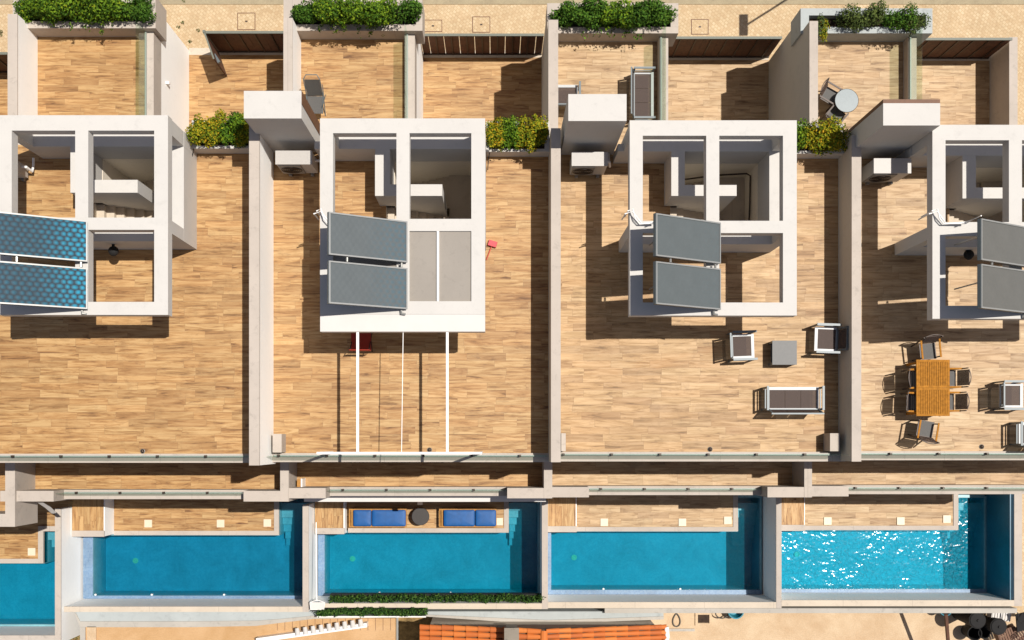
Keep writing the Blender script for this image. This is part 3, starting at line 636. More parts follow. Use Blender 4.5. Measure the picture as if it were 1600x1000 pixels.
for i in range(3):
    h0, h1, hS, hN = U[i]['hole']; w = (h1-h0+.15)/5
    for k in range(5):
        end = k in (0, 4); cx = h0-.05+w*(k+.5); zz = 3.6
        shrub(cx, (hS+hN)/2-(.05 if not end else 0), zz, w*(1.0 if end else 1.25), (hN-hS)*(.95 if end else 1.15)+(.0), .95 if end else 1.15, 'leafdark' if (end and not (i == 0 and k == 0)) or (i == 2 and k % 2) else 'leaf', rowl[i][k], 3600 if not end else 2300, .085 if not end else .075, 100*i+k+11, grp=grp, droop=0 if end else 5, nb=11)
h0, h1, hS, hN = U[3]['hole']
for k, (px_, py_, w, h, mt, lab) in enumerate(((1282,37,.36,.55,'leafolive','small olive shrub at the left end of the rightmost planter'), (1292,33,.34,.4,'leafyel','small yellow shrub in the rightmost planter'),
        (1331,24,.75,.95,'leafolive','upright olive green shrub, third in the rightmost planter'), (1366,22,.6,.85,'leafolive','narrow olive green shrub, fourth in the rightmost planter'),
        (1408,24,.8,.95,'leafdark','broad dark green shrub in the rightmost planter'), (1434,28,.6,.8,'leafolive','olive green shrub at the right end of the rightmost planter'))):
    cz = 4.1; shrub(min(max(PX(px_, 4.3), h0), h1), PY(py_, 4.3), 3.6, w, .6, h, mt, lab, 1500 if w > .5 else 600, .07, 400+k, grp=grp)
# roof planters with yellow-green shrubs
for k, (a, b, c, d) in enumerate(((300,188,386,232), (760,190,859,237), (1246,194,1316,240))):
    zt = 6.88; x0, x1, yn, ys = PX(a, zt), PX(c, zt), PY(b, zt), PY(d, zt)
    if k < 2: x1 = U[k]['rx'][1]-.002
    else: x1 = 9.515
    x0 = U[k]['X1']+.003
    T = thing('roof_planter', ['white built planter on the far left roof, left of the second tall block', 'white built planter on the second roof beside the dividing wall', 'white built planter on the third roof beside the tall block with brown cladding'][k], 'planter', ((x0+x1)/2, (yn+ys)/2, R_), 'built planters at the north edge of the roofs')
    t = .13; part('walls', MB().box(x0, x1, yn-t, yn, R_-.3, zt).box(x0, x1, ys, ys+t*.6, R_+.002, zt).box(x0, x0+t, ys+t*.6, yn-t, R_+.002, zt-.002).box(x1-t, x1, ys+t*.6, yn-t, R_+.002, zt-.002), 'white', T)
    part('soil', MB().box(x0+t, x1-t, ys+t*.6, yn-t, R_+.002, zt-.08), 'soil', T)
    m = 4 if k < 2 else 3
    for q in range(m):
        ww = (x1-x0-.1)/m; pos = ['first', 'second', 'third', 'fourth'][q]
        shrub(x0+.05+ww*(q+.5), (yn+ys)/2+.05, zt-.1, ww*1.15, (yn-ys)*.86, .65, 'leafyel' if (q+k) % 3 != 2 else 'leaf', 'yellow-green shrub, %s from the left in the roof planter of the %s house' % (pos, ORD[k]), 2200, .075, 700+10*k+q, grp='yellow-green shrubs in the roof planters', nb=9)
# ------------------------------------------------------------------ pools
SH = ['deep blue pool', 'pool with blue loungers', 'calm third pool', 'rippled pool']
def wprism(pl, zt, zb):
    n = len(pl); vs = [(x, y, zt) for x, y in pl]+[(x, y, zb) for x, y in pl]
    return MB().add(vs, [tuple(range(n)), tuple(range(2*n-1, n-1, -1))]+[(k, k+n, (k+1) % n+n, (k+1) % n) for k in range(n)])
def pool(i, X0w, Xl, X1w, ycop, ySl, ySw, plat, deckE, wmat, skim, drain, jets, lab):
    """X0w inner face of west wall, Xl water west edge, X1w inner face of east wall"""
    Yc = PY(ycop, PD); Yw = PY(ySl, -.55); Ys = PY(ySw, 1.15)+.01; dE = PX(deckE, PD); zw = -.55; zb = -1.6; yN = -2.05
    T = thing('swimming_pool', lab, 'pool', ((Xl+X1w)/2, (Yc+Yw)/2, zb), 'swimming pools in a row')
    b = MB(); b.box(Xl, X1w-.002, Yw, Yc-.02, zb-.15, zb); b.box(dE, X1w-.002, Yc-.02, -1.9, zb-.15, zb)
    b.box(Xl-.1, Xl, Yw, Yc, zb, -.47); b.box(Xl-.1, X1w-.002, Yw-.1, Yw, zb, -.47); b.box(Xl-.1, dE, Yc-.02, Yc+.06, zb, -.47); b.box(dE-.1, dE, Yc+.06, -1.9, zb, -.47)
    b.box(X1w-.07, X1w-.002, Yw, -1.9, zb, -.47); b.box(dE, X1w-.07, -1.95, -1.85, zb, -.47)
    part('basin', b, 'basin', T)
    l = MB(); l.box(X0w+.002, Xl-.002, Ys, Yc, -.6, -.45); l.box(Xl-.002, X1w-.003, Ys, Yw-.002, -.6, -.45); part('ledge', l, 'ledge', T)
    part('water', wprism([(Xl-.03, Yw-.03), (X1w-.03, Yw-.03), (X1w-.03, -1.88), (dE-.03, -1.88), (dE-.03, Yc+.02), (Xl-.03, Yc+.02)], zw, zb-.05), wmat, T)
    # steps in the nook
    sx1 = X1w-.07
    for k in range(6):
        y1 = -2.15-k*.26; part('step', MB().box(dE+.002 if y1-.26 > Yc else dE+.03, sx1-.002, y1-.26+.002, y1, zb, -.72-k*.14), 'basin', T)
    part('drain', MB().lathe([(.0, zb+.002), (.10, zb+.002), (.10, zb+.03), (.08, zb+.035), (.075, zb+.004), (.05, zb+.004), (.035, zb+.03), (0, zb+.03)], PX(drain[0], zb), PY(drain[1], zb), 20, False), 'drain', T)
    for j in jets: part('jet', MB().lathe([(0, -.546), (.035, -.546), (.035, -.50), (0, -.50)], PX(j, -.5), Yw+.02, 10), 'whitemetal', T)
    # deck
    D = thing('pool_deck', 'wood-look tiled deck above the '+SH[i], 'deck', ((X0w+dE)/2, -2, PD), 'tiled decks beside the pools')
    part('deck_floor', MB().box(X0w+.003, dE-.17, Yc+.15, .34, -.7, PD), 'deck' if i < 2 else 'deckpalest', D)
    part('coping', MB().box(PX(plat[1], .45), dE, Yc, Yc+.148, -.47, PD+.025).box(dE-.168, dE, Yc+.148, .0, -.47, PD+.027), 'beige', D)
    for (sx, sy) in skim: part('skimmer_lid', MB().box(PX(sx, PD)-.13, PX(sx, PD)+.13, PY(sy, PD)-.13, PY(sy, PD)+.13, PD+.001, PD+.033).lathe([(0, PD+.034), (.03, PD+.034), (.03, PD+.037), (0, PD+.037)], PX(sx, PD), PY(sy, PD), 10), 'screw', D)
    # raised platform at the west end
    zp = .45 if i == 0 else .15
    Pf = thing('raised_platform', 'raised boarded platform at the upper left corner of the '+SH[i], 'platform', (X0w+.5, -2.4, PD), 'raised platforms beside the pools')
    pS = PY(plat[3], zp); pc = PY(plat[2], zp); px1 = PX(plat[1], zp)
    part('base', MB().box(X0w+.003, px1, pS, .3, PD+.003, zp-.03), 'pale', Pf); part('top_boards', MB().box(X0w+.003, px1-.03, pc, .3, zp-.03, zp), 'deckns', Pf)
    part('coping', MB().box(X0w+.003, px1, pS-.01, pc-.002, zp-.03, zp+.02), 'beige', Pf)
pool(0, -14.36, PX(147, -.55), -6.38, 836, 930, 948, (112,163,829,838), 436, 'water_deep', ((232,818), (345,818), (418,817)), (212,876), (149, 237, 350), 'still deep blue pool of the far left house, the largest white wall beside it')
pool(1, -6.19, PX(508, -.55), 1.52, 832, 927, 943, (487,538,825,834), 795, 'water', ((780,815),), (551,873), (593, 704), 'turquoise pool with the blue loungers, second in the row')
pool(2, 1.71, PX(861, -.55), 9.25, 830, 921, 941, (856,901,822,831), 1153, 'water', ((944,816), (1066,816), (1137,813)), (897,871), (943, 1063), 'calm turquoise pool right of the one with blue loungers, third in the row')
pool(3, 9.42, 9.62, 17.08, 828, 920, 938, (1221,1258,820,829), 1497, 'water_wavy', ((1293,814), (1407,814), (1479,811)), (1245,866), (), 'rippled pool glittering with sun, rightmost in the row')
# far-left neighbour pool
T = thing('swimming_pool', "turquoise pool cut off by the left edge of the photo", 'pool', (-17, -5, -1.6), 'swimming pools in a row')
yW = PY(975, -.55); yC = PY(880, PD); xE = -14.56
b = MB(); b.box(-24, xE, yW, yC, -1.75, -1.6); b.box(-24, xE, yW-.1, yW, -1.6, -.47); b.box(xE-.06, xE-.002, yW, PY(830, PD), -1.6, -.47); b.box(PX(68, PD), xE-.06, yC, PY(830, PD), -1.75, -1.6)
b.box(-24, PX(68, PD), yC-.02, yC+.05, -1.6, -.47); b.box(PX(68, PD)-.05, PX(68, PD), yC+.05, PY(830, PD), -1.6, -.47); part('basin', b, 'basin', T)
part('water', wprism([(-24, yW-.03), (xE-.03, yW-.03), (xE-.03, PY(831, PD)), (PX(67, PD), PY(831, PD)), (PX(67, PD), yC+.01), (-24, yC+.01)], -.55, -1.65), 'water', T)
part('ledge', MB().box(-24, xE-.002, PY(993, 1.15)+.0, yW-.1, -.6, -.45), 'ledge', T)
for k in range(5):
    y1 = PY(833, PD)-k*.27; part('step', MB().box(PX(68, PD)+.01+k*.07, xE-.07, y1-.268, y1, -1.6, -.72-k*.14), 'basin', T)
part('skimmer_lid', MB().box(PX(50, PD)-.13, PX(50, PD)+.13, PY(862, PD)-.13, PY(862, PD)+.13, PD+.003, PD+.035), 'screw', T)
# pool walls
PWt = 1.15
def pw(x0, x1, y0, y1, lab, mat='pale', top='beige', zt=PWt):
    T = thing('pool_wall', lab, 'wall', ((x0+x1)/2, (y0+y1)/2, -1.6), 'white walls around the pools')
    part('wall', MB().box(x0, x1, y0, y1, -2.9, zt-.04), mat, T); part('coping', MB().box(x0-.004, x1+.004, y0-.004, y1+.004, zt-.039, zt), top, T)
yS = [PY(948, PWt), PY(943, PWt), PY(941, PWt), PY(938, PWt)]; yO = [PY(956, PWt), PY(951.5, PWt), PY(950, PWt), PY(947, PWt)]
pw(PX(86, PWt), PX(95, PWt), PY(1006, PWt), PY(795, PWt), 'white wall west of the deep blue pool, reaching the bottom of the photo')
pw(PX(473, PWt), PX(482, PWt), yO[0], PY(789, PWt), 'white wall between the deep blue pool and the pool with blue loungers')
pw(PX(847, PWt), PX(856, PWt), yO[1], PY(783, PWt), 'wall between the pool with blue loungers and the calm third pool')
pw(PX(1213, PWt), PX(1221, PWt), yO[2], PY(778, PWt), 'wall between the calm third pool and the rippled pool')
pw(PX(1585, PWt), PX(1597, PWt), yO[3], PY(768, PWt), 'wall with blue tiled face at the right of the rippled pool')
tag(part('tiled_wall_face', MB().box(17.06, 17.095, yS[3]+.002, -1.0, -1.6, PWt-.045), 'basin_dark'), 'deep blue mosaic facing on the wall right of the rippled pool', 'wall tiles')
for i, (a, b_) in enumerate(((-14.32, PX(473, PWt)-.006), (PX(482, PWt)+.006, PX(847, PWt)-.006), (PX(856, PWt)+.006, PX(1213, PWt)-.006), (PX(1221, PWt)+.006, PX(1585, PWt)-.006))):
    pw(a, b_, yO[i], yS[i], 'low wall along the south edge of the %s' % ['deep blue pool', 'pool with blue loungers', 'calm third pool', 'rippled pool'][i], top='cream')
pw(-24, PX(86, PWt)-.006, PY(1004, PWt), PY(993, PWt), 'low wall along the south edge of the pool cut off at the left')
# ------------------------------------------------------------------ awning cassette below second balcony
AW = thing('awning', 'long white retracted awning cassette below the second south balcony', 'awning', (-2, -1.9, 2.8))
za = 3.0; part('cassette', MB().box(PX(475, za), PX(853, za), PY(784, za), PY(775, za), za-.2, za), 'awning', AW)
part('crank_gear', MB().box(PX(652, za), PX(660, za), PY(789, za), PY(784.3, za), za-.18, za-.06), 'darkmetal', AW)
# ------------------------------------------------------------------ furniture builders (local, z up, faces +x)
def place(T, x, y, z, rz): T.location = (x, y, z); T.rotation_euler = (0, 0, math.radians(rz)); return T
def lounge_seat(width, label, group, mesh='mesh', name='armchair', cat='armchair'):
    """outdoor armchair or sofa of flat aluminium bars; depth along x, width along y, front at +x"""
    T = thing(name, label, cat, (0, 0, 0), group); d = .64; w = width; h = .36
    fr_ = MB(); t = .06
    fr_.box(-d/2, -d/2+t, -w/2, w/2, h-.04, h+.01).box(d/2-t-.02, d/2, -w/2, w/2, h-.04, h+.01).box(-d/2+t, d/2-t-.02, -w/2, -w/2+t, h-.04, h+.01).box(-d/2+t, d/2-t-.02, w/2-t, w/2, h-.04, h+.01)
    part('seat_frame', fr_, 'palemetal', T)
    n = 1 if w < 1 else 3
    for k in range(n):
        a = -w/2+t+k*(w-2*t)/n; part('seat', MB().box(-d/2+t, d/2-t-.02, a+.004, a+(w-2*t)/n-.004, h-.02, h-.005), mesh, T)
    bt = Vector((-d/2-.10, 0, .80)); bb = Vector((-d/2+.03, 0, h+.02)); bk = MB()
    for s_ in (-1, 1): bk.obox((bb.x, s_*(w/2-.03), bb.z), (bt.x, s_*(w/2-.03), bt.z), .04, .05)
    bk.obox((bt.x, -w/2, bt.z), (bt.x, w/2, bt.z), .04, .04); bk.obox((bb.x, -w/2+.05, bb.z+.04), (bb.x, w/2-.05, bb.z+.04), .03, .03)
    part('back_frame', bk, 'greymetal', T)
    for k in range(n):
        a = -w/2+t+k*(w-2*t)/n+.01; b_ = a+(w-2*t)/n-.02
        part('backrest', MB().add([(bb.x-.01, a, bb.z+.05), (bb.x-.01, b_, bb.z+.05), (bt.x+.0, b_, bt.z-.03), (bt.x, a, bt.z-.03), (bb.x-.02, a, bb.z+.05), (bb.x-.02, b_, bb.z+.05), (bt.x-.01, b_, bt.z-.03), (bt.x-.01, a, bt.z-.03)], [(0,1,2,3),(7,6,5,4),(0,4,5,1),(1,5,6,2),(2,6,7,3),(3,7,4,0)]), mesh, T)
    for s_ in (-1, 1):
        y = s_*(w/2+.045); am = MB().box(-d/2, d/2+.02, y-.03, y+.03, .60, .625)
        A = part('armrest', am, 'greymetal', T)
        for x in (-d/2+.03, d/2-.02): part('leg', MB().box(x-.025, x+.025, y-.02, y+.02, 0, .598), 'greymetal', A)
        part('stretcher', MB().box(-d/2+.056, d/2-.046, y-.015, y+.015, h-.03, h), 'greymetal', A)
    return T
ga = 'grey metal lounge armchairs'
A0 = lounge_seat(.66, 'white framed lounge armchair left of the square grey table', ga)
def copyto(src, lab, x, y, z, rz):
    T = dup(src); T['label'] = lab; return place(T, x, y, z, rz)
def rpx(x, y, z=R_): return PX(x, z), PY(y, z)
x, y = rpx(1160, 541, R_+.36); place(A0, x, y, R_, 2)
x, y = rpx(1291, 530, R_+.36); copyto(A0, 'white framed lounge armchair against the dividing wall, right of the square grey table', x, y, R_, 178)
x, y = rpx(1580, 618, R_+.36); copyto(A0, 'grey framed lounge armchair right of the teak dining table', x, y, R_, 0)
x, y = rpx(886, 149, BAL+.36); copyto(A0, 'grey lounge armchair on the street balcony beside the tall block of the third house', x, y, BAL, 90)
x, y = rpx(1239, 623, R_+.36)
S0 = lounge_seat(1.42, 'three-seat lounge sofa with white frame below the square grey table', 'grey metal lounge sofas', name='sofa', cat='sofa'); place(S0, x, y, R_, 90)
x, y = rpx(1005, 149, BAL+.36); copyto(S0, 'long dark lounge sofa standing by the glass railing of the third street balcony', x, y, BAL, 0)
x, y = rpx(1632, 678, R_+.36); copyto(S0, 'lounge sofa cut off by the right edge of the photo', x, y, R_, 90)
zt = R_+.42; TB = thing('side_table', 'square grey low table between the two lounge armchairs', 'table', (*rpx(1226, 551, zt), R_))
cx, cy = rpx(1226, 551, zt)
part('tabletop', MB().box(cx-.335, cx+.335, cy-.33, cy+.33, zt-.03, zt), 'tabletop', TB)
for a in (-1, 1):
    for b_ in (-1, 1): part('leg', MB().box(cx+a*.30-.03, cx+a*.30+.03, cy+b_*.295-.03, cy+b_*.295+.03, R_, zt-.032), 'greymetal', TB)
part('shelf', MB().box(cx-.30, cx+.30, cy-.29, cy+.29, R_+.12, R_+.14), 'tabletop', TB)
# teak dining set
zt = R_+.75; x0, x1, y1, y0 = PX(1432, zt), PX(1484, zt), PY(562, zt), PY(650, zt)
DT = thing('dining_table', 'rectangular slatted teak table on the rightmost roof terrace', 'table', ((x0+x1)/2, (y0+y1)/2, R_))
fm = MB(); t = .055; ym = (y0+y1)/2
for q0, q1 in ((y0, ym-.002), (ym+.002, y1)): fm.box(x0, x1, q0, q0+t, zt-.04, zt).box(x0, x1, q1-t, q1, zt-.04, zt).box(x0, x0+t, q0+t, q1-t, zt-.04, zt).box(x1-t, x1, q0+t, q1-t, zt-.04, zt)
part('top_frame', fm, 'teak', DT)
sl_ = MB(); n = 16; ww = (x1-x0-2*t)/n
for q0, q1 in ((y0, ym), (ym, y1)):
    for k in range(n): sl_.box(x0+t+k*ww+.006, x0+t+(k+1)*ww-.006, q0+t, q1-t, zt-.03, zt-.004)
part('top_slats', sl_, 'teak', DT)
for a in (x0+.06, x1-.06):
    for b_ in (y0+.08, y1-.08): part('leg', MB().box(a-.03, a+.03, b_-.03, b_+.03, R_, zt-.042), 'teak', DT)
part('apron', MB().box(x0+.09, x1-.09, y0+.07, y0+.09, zt-.12, zt-.042).box(x0+.09, x1-.09, y1-.09, y1-.07, zt-.12, zt-.042), 'teak', DT)
def dchair(label, group):
    T = thing('dining_chair', label, 'chair', (0, 0, 0), group); h = .44
    part('seat', MB().box(-.2, .2, -.2, .2, h-.012, h), 'meshgrey', T)
    part('seat_frame', MB().box(-.22, -.2, -.22, .22, h-.03, h+.006).box(.2, .22, -.22, .22, h-.03, h+.006).box(-.2, .2, -.22, -.2, h-.03, h+.006).box(-.2, .2, .2, .22, h-.03, h+.006), 'darkmetal', T)
    B = part('backrest', MB().add([(-.22, -.21, h+.08), (-.22, .21, h+.08), (-.36, .21, .9), (-.36, -.21, .9), (-.24, -.21, h+.08), (-.24, .21, h+.08), (-.38, .21, .9), (-.38, -.21, .9)], [(0,1,2,3),(7,6,5,4),(0,4,5,1),(1,5,6,2),(2,6,7,3),(3,7,4,0)]), 'mesh', T)
    part('top_rail', MB().tube([(-.365, -.22, .9), (-.40, -.1, .915), (-.41, 0, .92), (-.40, .1, .915), (-.365, .22, .9)], .013, 6), 'darkmetal', B)
    for s_ in (-1, 1):
        y = s_*.25; part('armrest', MB().obox((-.30, y, .66), (.2, y, .645), .045, .022), 'teak', T)
        part('leg', MB().obox((.19, y, 0), (.17, y, .635), .03, .03), 'darkmetal', T); part('leg', MB().obox((-.2, y, 0), (-.35, y, .88), .03, .03), 'darkmetal', T)
    return T
gc = 'dining chairs around the teak table'
C0 = dchair('dining chair on the right of the teak table, nearer the top of the photo', gc); xx = PX(1481, R_+.45)
place(C0, xx, PY(591, R_+.45), R_, 180)
copyto(C0, 'dining chair on the right of the teak table, nearer the glass railing', xx-.05, PY(628, R_+.45), R_, 180)
copyto(C0, "upper of two dining chairs in the shadow left of the teak table", PX(1432, R_+.45), PY(592, R_+.45), R_, 2)
copyto(C0, "lower of two dining chairs in the shadow left of the teak table", PX(1429, R_+.45), PY(629, R_+.45), R_, -2)
copyto(C0, "dining chair at the upper end of the teak table", PX(1450, R_+.45), PY(549, R_+.45), R_, -84)
copyto(C0, 'dining chair at the lower end of the teak table, turned slightly', PX(1446, R_+.45), PY(670, R_+.45), R_, 80)
# street balcony furniture, fourth and second houses
zt = BAL+.72; cx, cy = PX(1323, zt), PY(157, zt)
RT = thing('round_table', 'round pale blue-grey bistro table on the rightmost street balcony', 'table', (cx, cy, BAL))
part('tabletop', MB().lathe([(.35, zt-.025), (.355, zt-.012), (.35, zt), (.0, zt+.002)], cx, cy, 40), 'roundtop', RT); part('edge_band', MB().lathe([(.358, zt-.02), (.366, zt-.01), (.358, zt)], cx, cy, 40, False), 'darkmetal', RT)
for a in range(4):
    an = a*1.5708+.5; part('leg', MB().tube([(cx+.05*math.cos(an), cy+.05*math.sin(an), zt-.03), (cx+.2*math.cos(an), cy+.2*math.sin(an), BAL+.3), (cx+.3*math.cos(an), cy+.3*math.sin(an), BAL)], .012, 6), 'darkmetal', RT)
B0 = dup(C0); B0['label'] = 'slatted grey chair at the upper left of the round bistro table'; B0['group'] = 'chairs at the round bistro table'; place(B0, PX(1297, BAL+.45), PY(150, BAL+.45), BAL, -30)
B1 = dup(C0); B1['label'] = 'grey chair below the round bistro table, half in shadow'; B1['group'] = 'chairs at the round bistro table'; place(B1, PX(1306, BAL+.45), PY(180, BAL+.45), BAL, 50)
for B_ in (B0, B1):
    for ch in B_.children:
        if ch.name.startswith('armrest'): ch.data = ch.data.copy(); ch.data.materials[0] = M['darkmetal']
LC = thing('deck_chair', 'dark grey reclining deck chair on the second street balcony beside the tall block', 'deck chair', (PX(492, BAL), PY(150, BAL), BAL))
def lp(x, y, z): return (PX(x, z), PY(y, z), z)
a, b_ = PX(480, BAL+.4), PX(503, BAL+.4); y0, y1, y2 = PY(178, BAL+.35), PY(150, BAL+.35), PY(124, BAL+.9)
def slab(p, q, x0, x1, t=.015): return MB().add([(x0, p[0], p[1]), (x1, p[0], p[1]), (x1, q[0], q[1]), (x0, q[0], q[1]), (x0, p[0], p[1]-t), (x1, p[0], p[1]-t), (x1, q[0], q[1]-t), (x0, q[0], q[1]-t)], [(0,1,2,3),(7,6,5,4),(0,4,5,1),(1,5,6,2),(2,6,7,3),(3,7,4,0)])
part('seat', slab((y0, BAL+.38), (y1, BAL+.33), a, b_), 'meshgrey', LC); part('backrest', slab((y1+.01, BAL+.34), (y2, BAL+.9), a, b_), 'meshgrey', LC)
part('frame', MB().tube([(a-.02, y0, BAL+.38), (a-.02, y1, BAL+.34), (a-.02, y2, BAL+.9), (a+.06, y2+.12, BAL+.95), (b_-.06, y2+.12, BAL+.95), (b_+.02, y2, BAL+.9), (b_+.02, y1, BAL+.34), (b_+.02, y0, BAL+.38)], .016, 6), 'greymetal', LC)
for xx in (a-.04, b_+.04):
    part('leg', MB().tube([(xx, y0+.05, BAL), (xx, y1+.25, BAL+.5), (xx, y2-.05, BAL+.6)], .014, 6), 'greymetal', LC); part('leg', MB().tube([(xx, y2-.15, BAL), (xx, y0+.2, BAL+.5)], .014, 6), 'greymetal', LC)
# sun loungers by the second pool
def lounger(cx, cy, head_w, lab):
    T = thing('sun_lounger', lab, 'sun lounger', (cx, cy, PD), 'timber sun loungers with blue cushions'); L, Wd = 1.98, .64; z = PD+.32
    f = MB(); f.box(cx-L/2, cx+L/2, cy-Wd/2, cy-Wd/2+.05, z-.07, z).box(cx-L/2, cx+L/2, cy+Wd/2-.05, cy+Wd/2, z-.07, z).box(cx-L/2, cx-L/2+.05, cy-Wd/2+.05, cy+Wd/2-.05, z-.07, z).box(cx+L/2-.05, cx+L/2, cy-Wd/2+.05, cy+Wd/2-.05, z-.07, z)
    part('frame', f, 'pine', T); s_ = MB(); k = cx-L/2+.08
    while k < cx+L/2-.1: s_.box(k, k+.05, cy-Wd/2+.052, cy+Wd/2-.052, z-.03, z-.008); k += .075
    part('slats', s_, 'pine', T)
    for a_ in (-1, 1):
        for b_ in (-1, 1): part('leg', MB().box(cx+a_*(L/2-.1)-.03, cx+a_*(L/2-.1)+.03, cy+b_*(Wd/2-.025)-.02, cy+b_*(Wd/2-.025)+.02, PD+.002, z-.072), 'pine', T)
    x0, x1 = cx-L/2+.16, cx+L/2-.02; xm = x0+(x1-x0)*head_w
    part('cushion', MB().rbox(x0, xm-.01, cy-.28, cy+.28, z+.0, z+.08), 'blue', T, smooth=True); part('cushion', MB().rbox(xm+.01, x1, cy-.28, cy+.28, z+.0, z+.07), 'blue', T, smooth=True)
    return T
lounger(PX(590, PD+.35), PY(809.5, PD+.35), .35, 'timber sun lounger with blue cushion left of the round rattan table')
lounger(PX(731, PD+.35), PY(809.5, PD+.35), .60, 'timber sun lounger with blue cushion right of the round rattan table')
zt = PD+.45; cx, cy = PX(657, zt), PY(807, zt); RP = thing('rattan_table', 'round dark woven side table between the two blue loungers', 'side table', (cx, cy, PD))
part('body', MB().lathe([(.24, PD+.002), (.28, PD+.2), (.27, zt-.04)], cx, cy, 28), 'rattan', RP); part('tabletop', MB().lathe([(.295, zt-.038), (.305, zt-.02), (.29, zt), (.0, zt+.004)], cx, cy, 32), 'rattan', RP)
# pool net resting on the wall
zn = 1.36; PN = thing('pool_net', "white pool net with long pole lying left of the pool with blue loungers", 'pool net', (PX(494, .8), -4.5, .4))
part('pole', MB().tube([lp(494, 816, .9), lp(494, 880, 1.1), lp(495, 938, zn+.05)], .018), 'whitemetal', PN)
nx, ny = PX(496, zn), PY(945, zn); part('net_frame', MB().tube([(nx-.06, ny+.15, zn+.05), (nx-.24, ny+.08, zn+.04), (nx-.22, ny-.15, zn+.04), (nx+.22, ny-.15, zn+.04), (nx+.25, ny+.08, zn+.04), (nx+.06, ny+.15, zn+.05), (nx-.06, ny+.15, zn+.05)], .016, 6), 'whitemetal', PN)
part('net', MB().box(nx-.22, nx+.23, ny-.14, ny+.09, zn+.02, zn+.035), 'awning', PN)
# artificial hedges by the second pool
def hedge(a, b, y0p, y1p, z0, z1, lab, n, seed, box=True):
    zt = z1; x0, x1, yn, ys = PX(a, zt), PX(b, zt), PY(y0p, zt), PY(y1p, zt); rnd = random.Random(seed); bl = []
    T = thing('hedge', lab, 'hedge', ((x0+x1)/2, (yn+ys)/2, z0)); k = x0
    while k < x1: bl.append((k+.1, (yn+ys)/2+rnd.uniform(-.04, .04), z0+(z1-z0)*rnd.uniform(.55, .75), .16, (yn-ys)*.5, (z1-z0)*.42)); k += .17
    part('foliage', leafcloud(bl, n, .07, seed=seed), 'leafhedge', T); part('trough', MB().box(x0, x1, ys+.01, yn-.02, z0, z0+(z1-z0)*.35), 'black', T); return T
hedge(512, 844, 931, 943, .45, 1.25, 'long narrow dark green hedge inside the south wall of the pool with blue loungers', 5200, 31)
HB = hedge(494, 664, 952, 964, 1.0, 1.6, 'shorter hedge trough hung outside the south wall below the pool with blue loungers', 3000, 32)
part('white_edge', MB().box(PX(494, 1.6), PX(665, 1.6), PY(966, 1.6), PY(964.2, 1.6), 1.1, 1.45), 'whitemetal', HB)
# ------------------------------------------------------------------ neighbour to the south
def profwall(pts, lab, Y=-5.67, zt=.95, mN='coolgrey', mT='conc'):
    T = thing('neighbour_wall', lab, 'wall', (PX(pts[0][0], zt), Y, -.5)); 
    v = [(PX(x, zt), PY(yn, zt), PY(ys, zt)) for x, yn, ys in pts]
    def strip(A, B, z0, z1):
        n = len(A); vs = [(x, y, z1) for x, y in A]+[(x, y, z1) for x, y in B]+[(x, y, z0) for x, y in A]+[(x, y, z0) for x, y in B]; fs = []
        for k in range(n-1): fs += [(k, n+k, n+k+1, k+1), (2*n+k, 2*n+k+1, 3*n+k+1, 3*n+k), (k, k+1, 2*n+k+1, 2*n+k), (n+k, 3*n+k, 3*n+k+1, n+k+1)]
        fs += [(0, 2*n, 3*n, n), (n-1, 2*n-1, 4*n-1, 3*n-1)]; return MB().add(vs, fs)
    part('wall', strip([(x, Y) for x, a, b in v], [(x, a) for x, a, b in v], -.5, zt-.03), mN, T); part('coping', strip([(x, a-.002) for x, a, b in v], [(x, b) for x, a, b in v], -.5, zt), mT, T); return T
profwall([(118,957.5,962), (125,971,980), (300,971,980), (400,970,978), (440,967,973), (490,962,967), (655,960,964)], 'pale old wall south of the deep blue pool, at bottom left')
profwall([(660,960,963), (855,969,976), (950,966,971), (1037,963,968)], 'pale old wall above the orange tiled roof')
tag(part('kerb_wall', MB().box(PX(945, 1.1), 17.3, PY(958, 1.1), PY(950.5, 1.1), -.5, 1.1), 'conc'), 'grey kerb wall along the sandy yard, bottom right', 'wall')
NB = thing('flat_roofed_building', 'flat ochre roof of a neighbouring house at the bottom left, paved with large slabs', 'house', (-10, -9, -.5))
zr = .9
part('roof', MB().box(PX(133, zr), PX(618, zr), -14, PY(966, zr), .6, zr), 'ochre', NB); part('wall', MB().box(PX(137, zr), PX(616, zr), -13.9, PY(966, zr)-.1, -.5, .598), 'blueish', NB)
part('edge_wall', MB().box(PX(125, .95), PX(133, .95), -14, PY(980, .95)-.003, -.5, .95), 'conc', NB); part('edge_strip', MB().box(PX(136, zr+.05), PX(150, zr+.05), -14, PY(979, zr+.05), zr+.002, zr+.05), 'sand', NB)
js = MB()
for k in range(16):
    xx = PX(433+k*11.8, zr); js.box(xx, xx+.014, PY(985, zr), PY(963, zr), zr+.001, zr+.005)
part('slab_joints', js, 'clad', NB)
cw = MB()
P0, P1 = (PX(400, 1.3), PY(1001, 1.3)), (PX(573, 1.3), PY(977, 1.3))
TC = thing('tiled_coping_wall', 'low slanting white wall capped with curved tiles at the bottom left', 'wall', (P0[0], P0[1], zr))
part('wall', MB().obox((P0[0], P0[1], 1.1), (P1[0], P1[1], 1.1), .14, .38), 'whitemetal', TC)
dv = Vector((P1[0]-P0[0], P1[1]-P0[1], 0)); nn = 14; dn_ = dv.normalized(); pn = Vector((-dn_.y, dn_.x, 0))
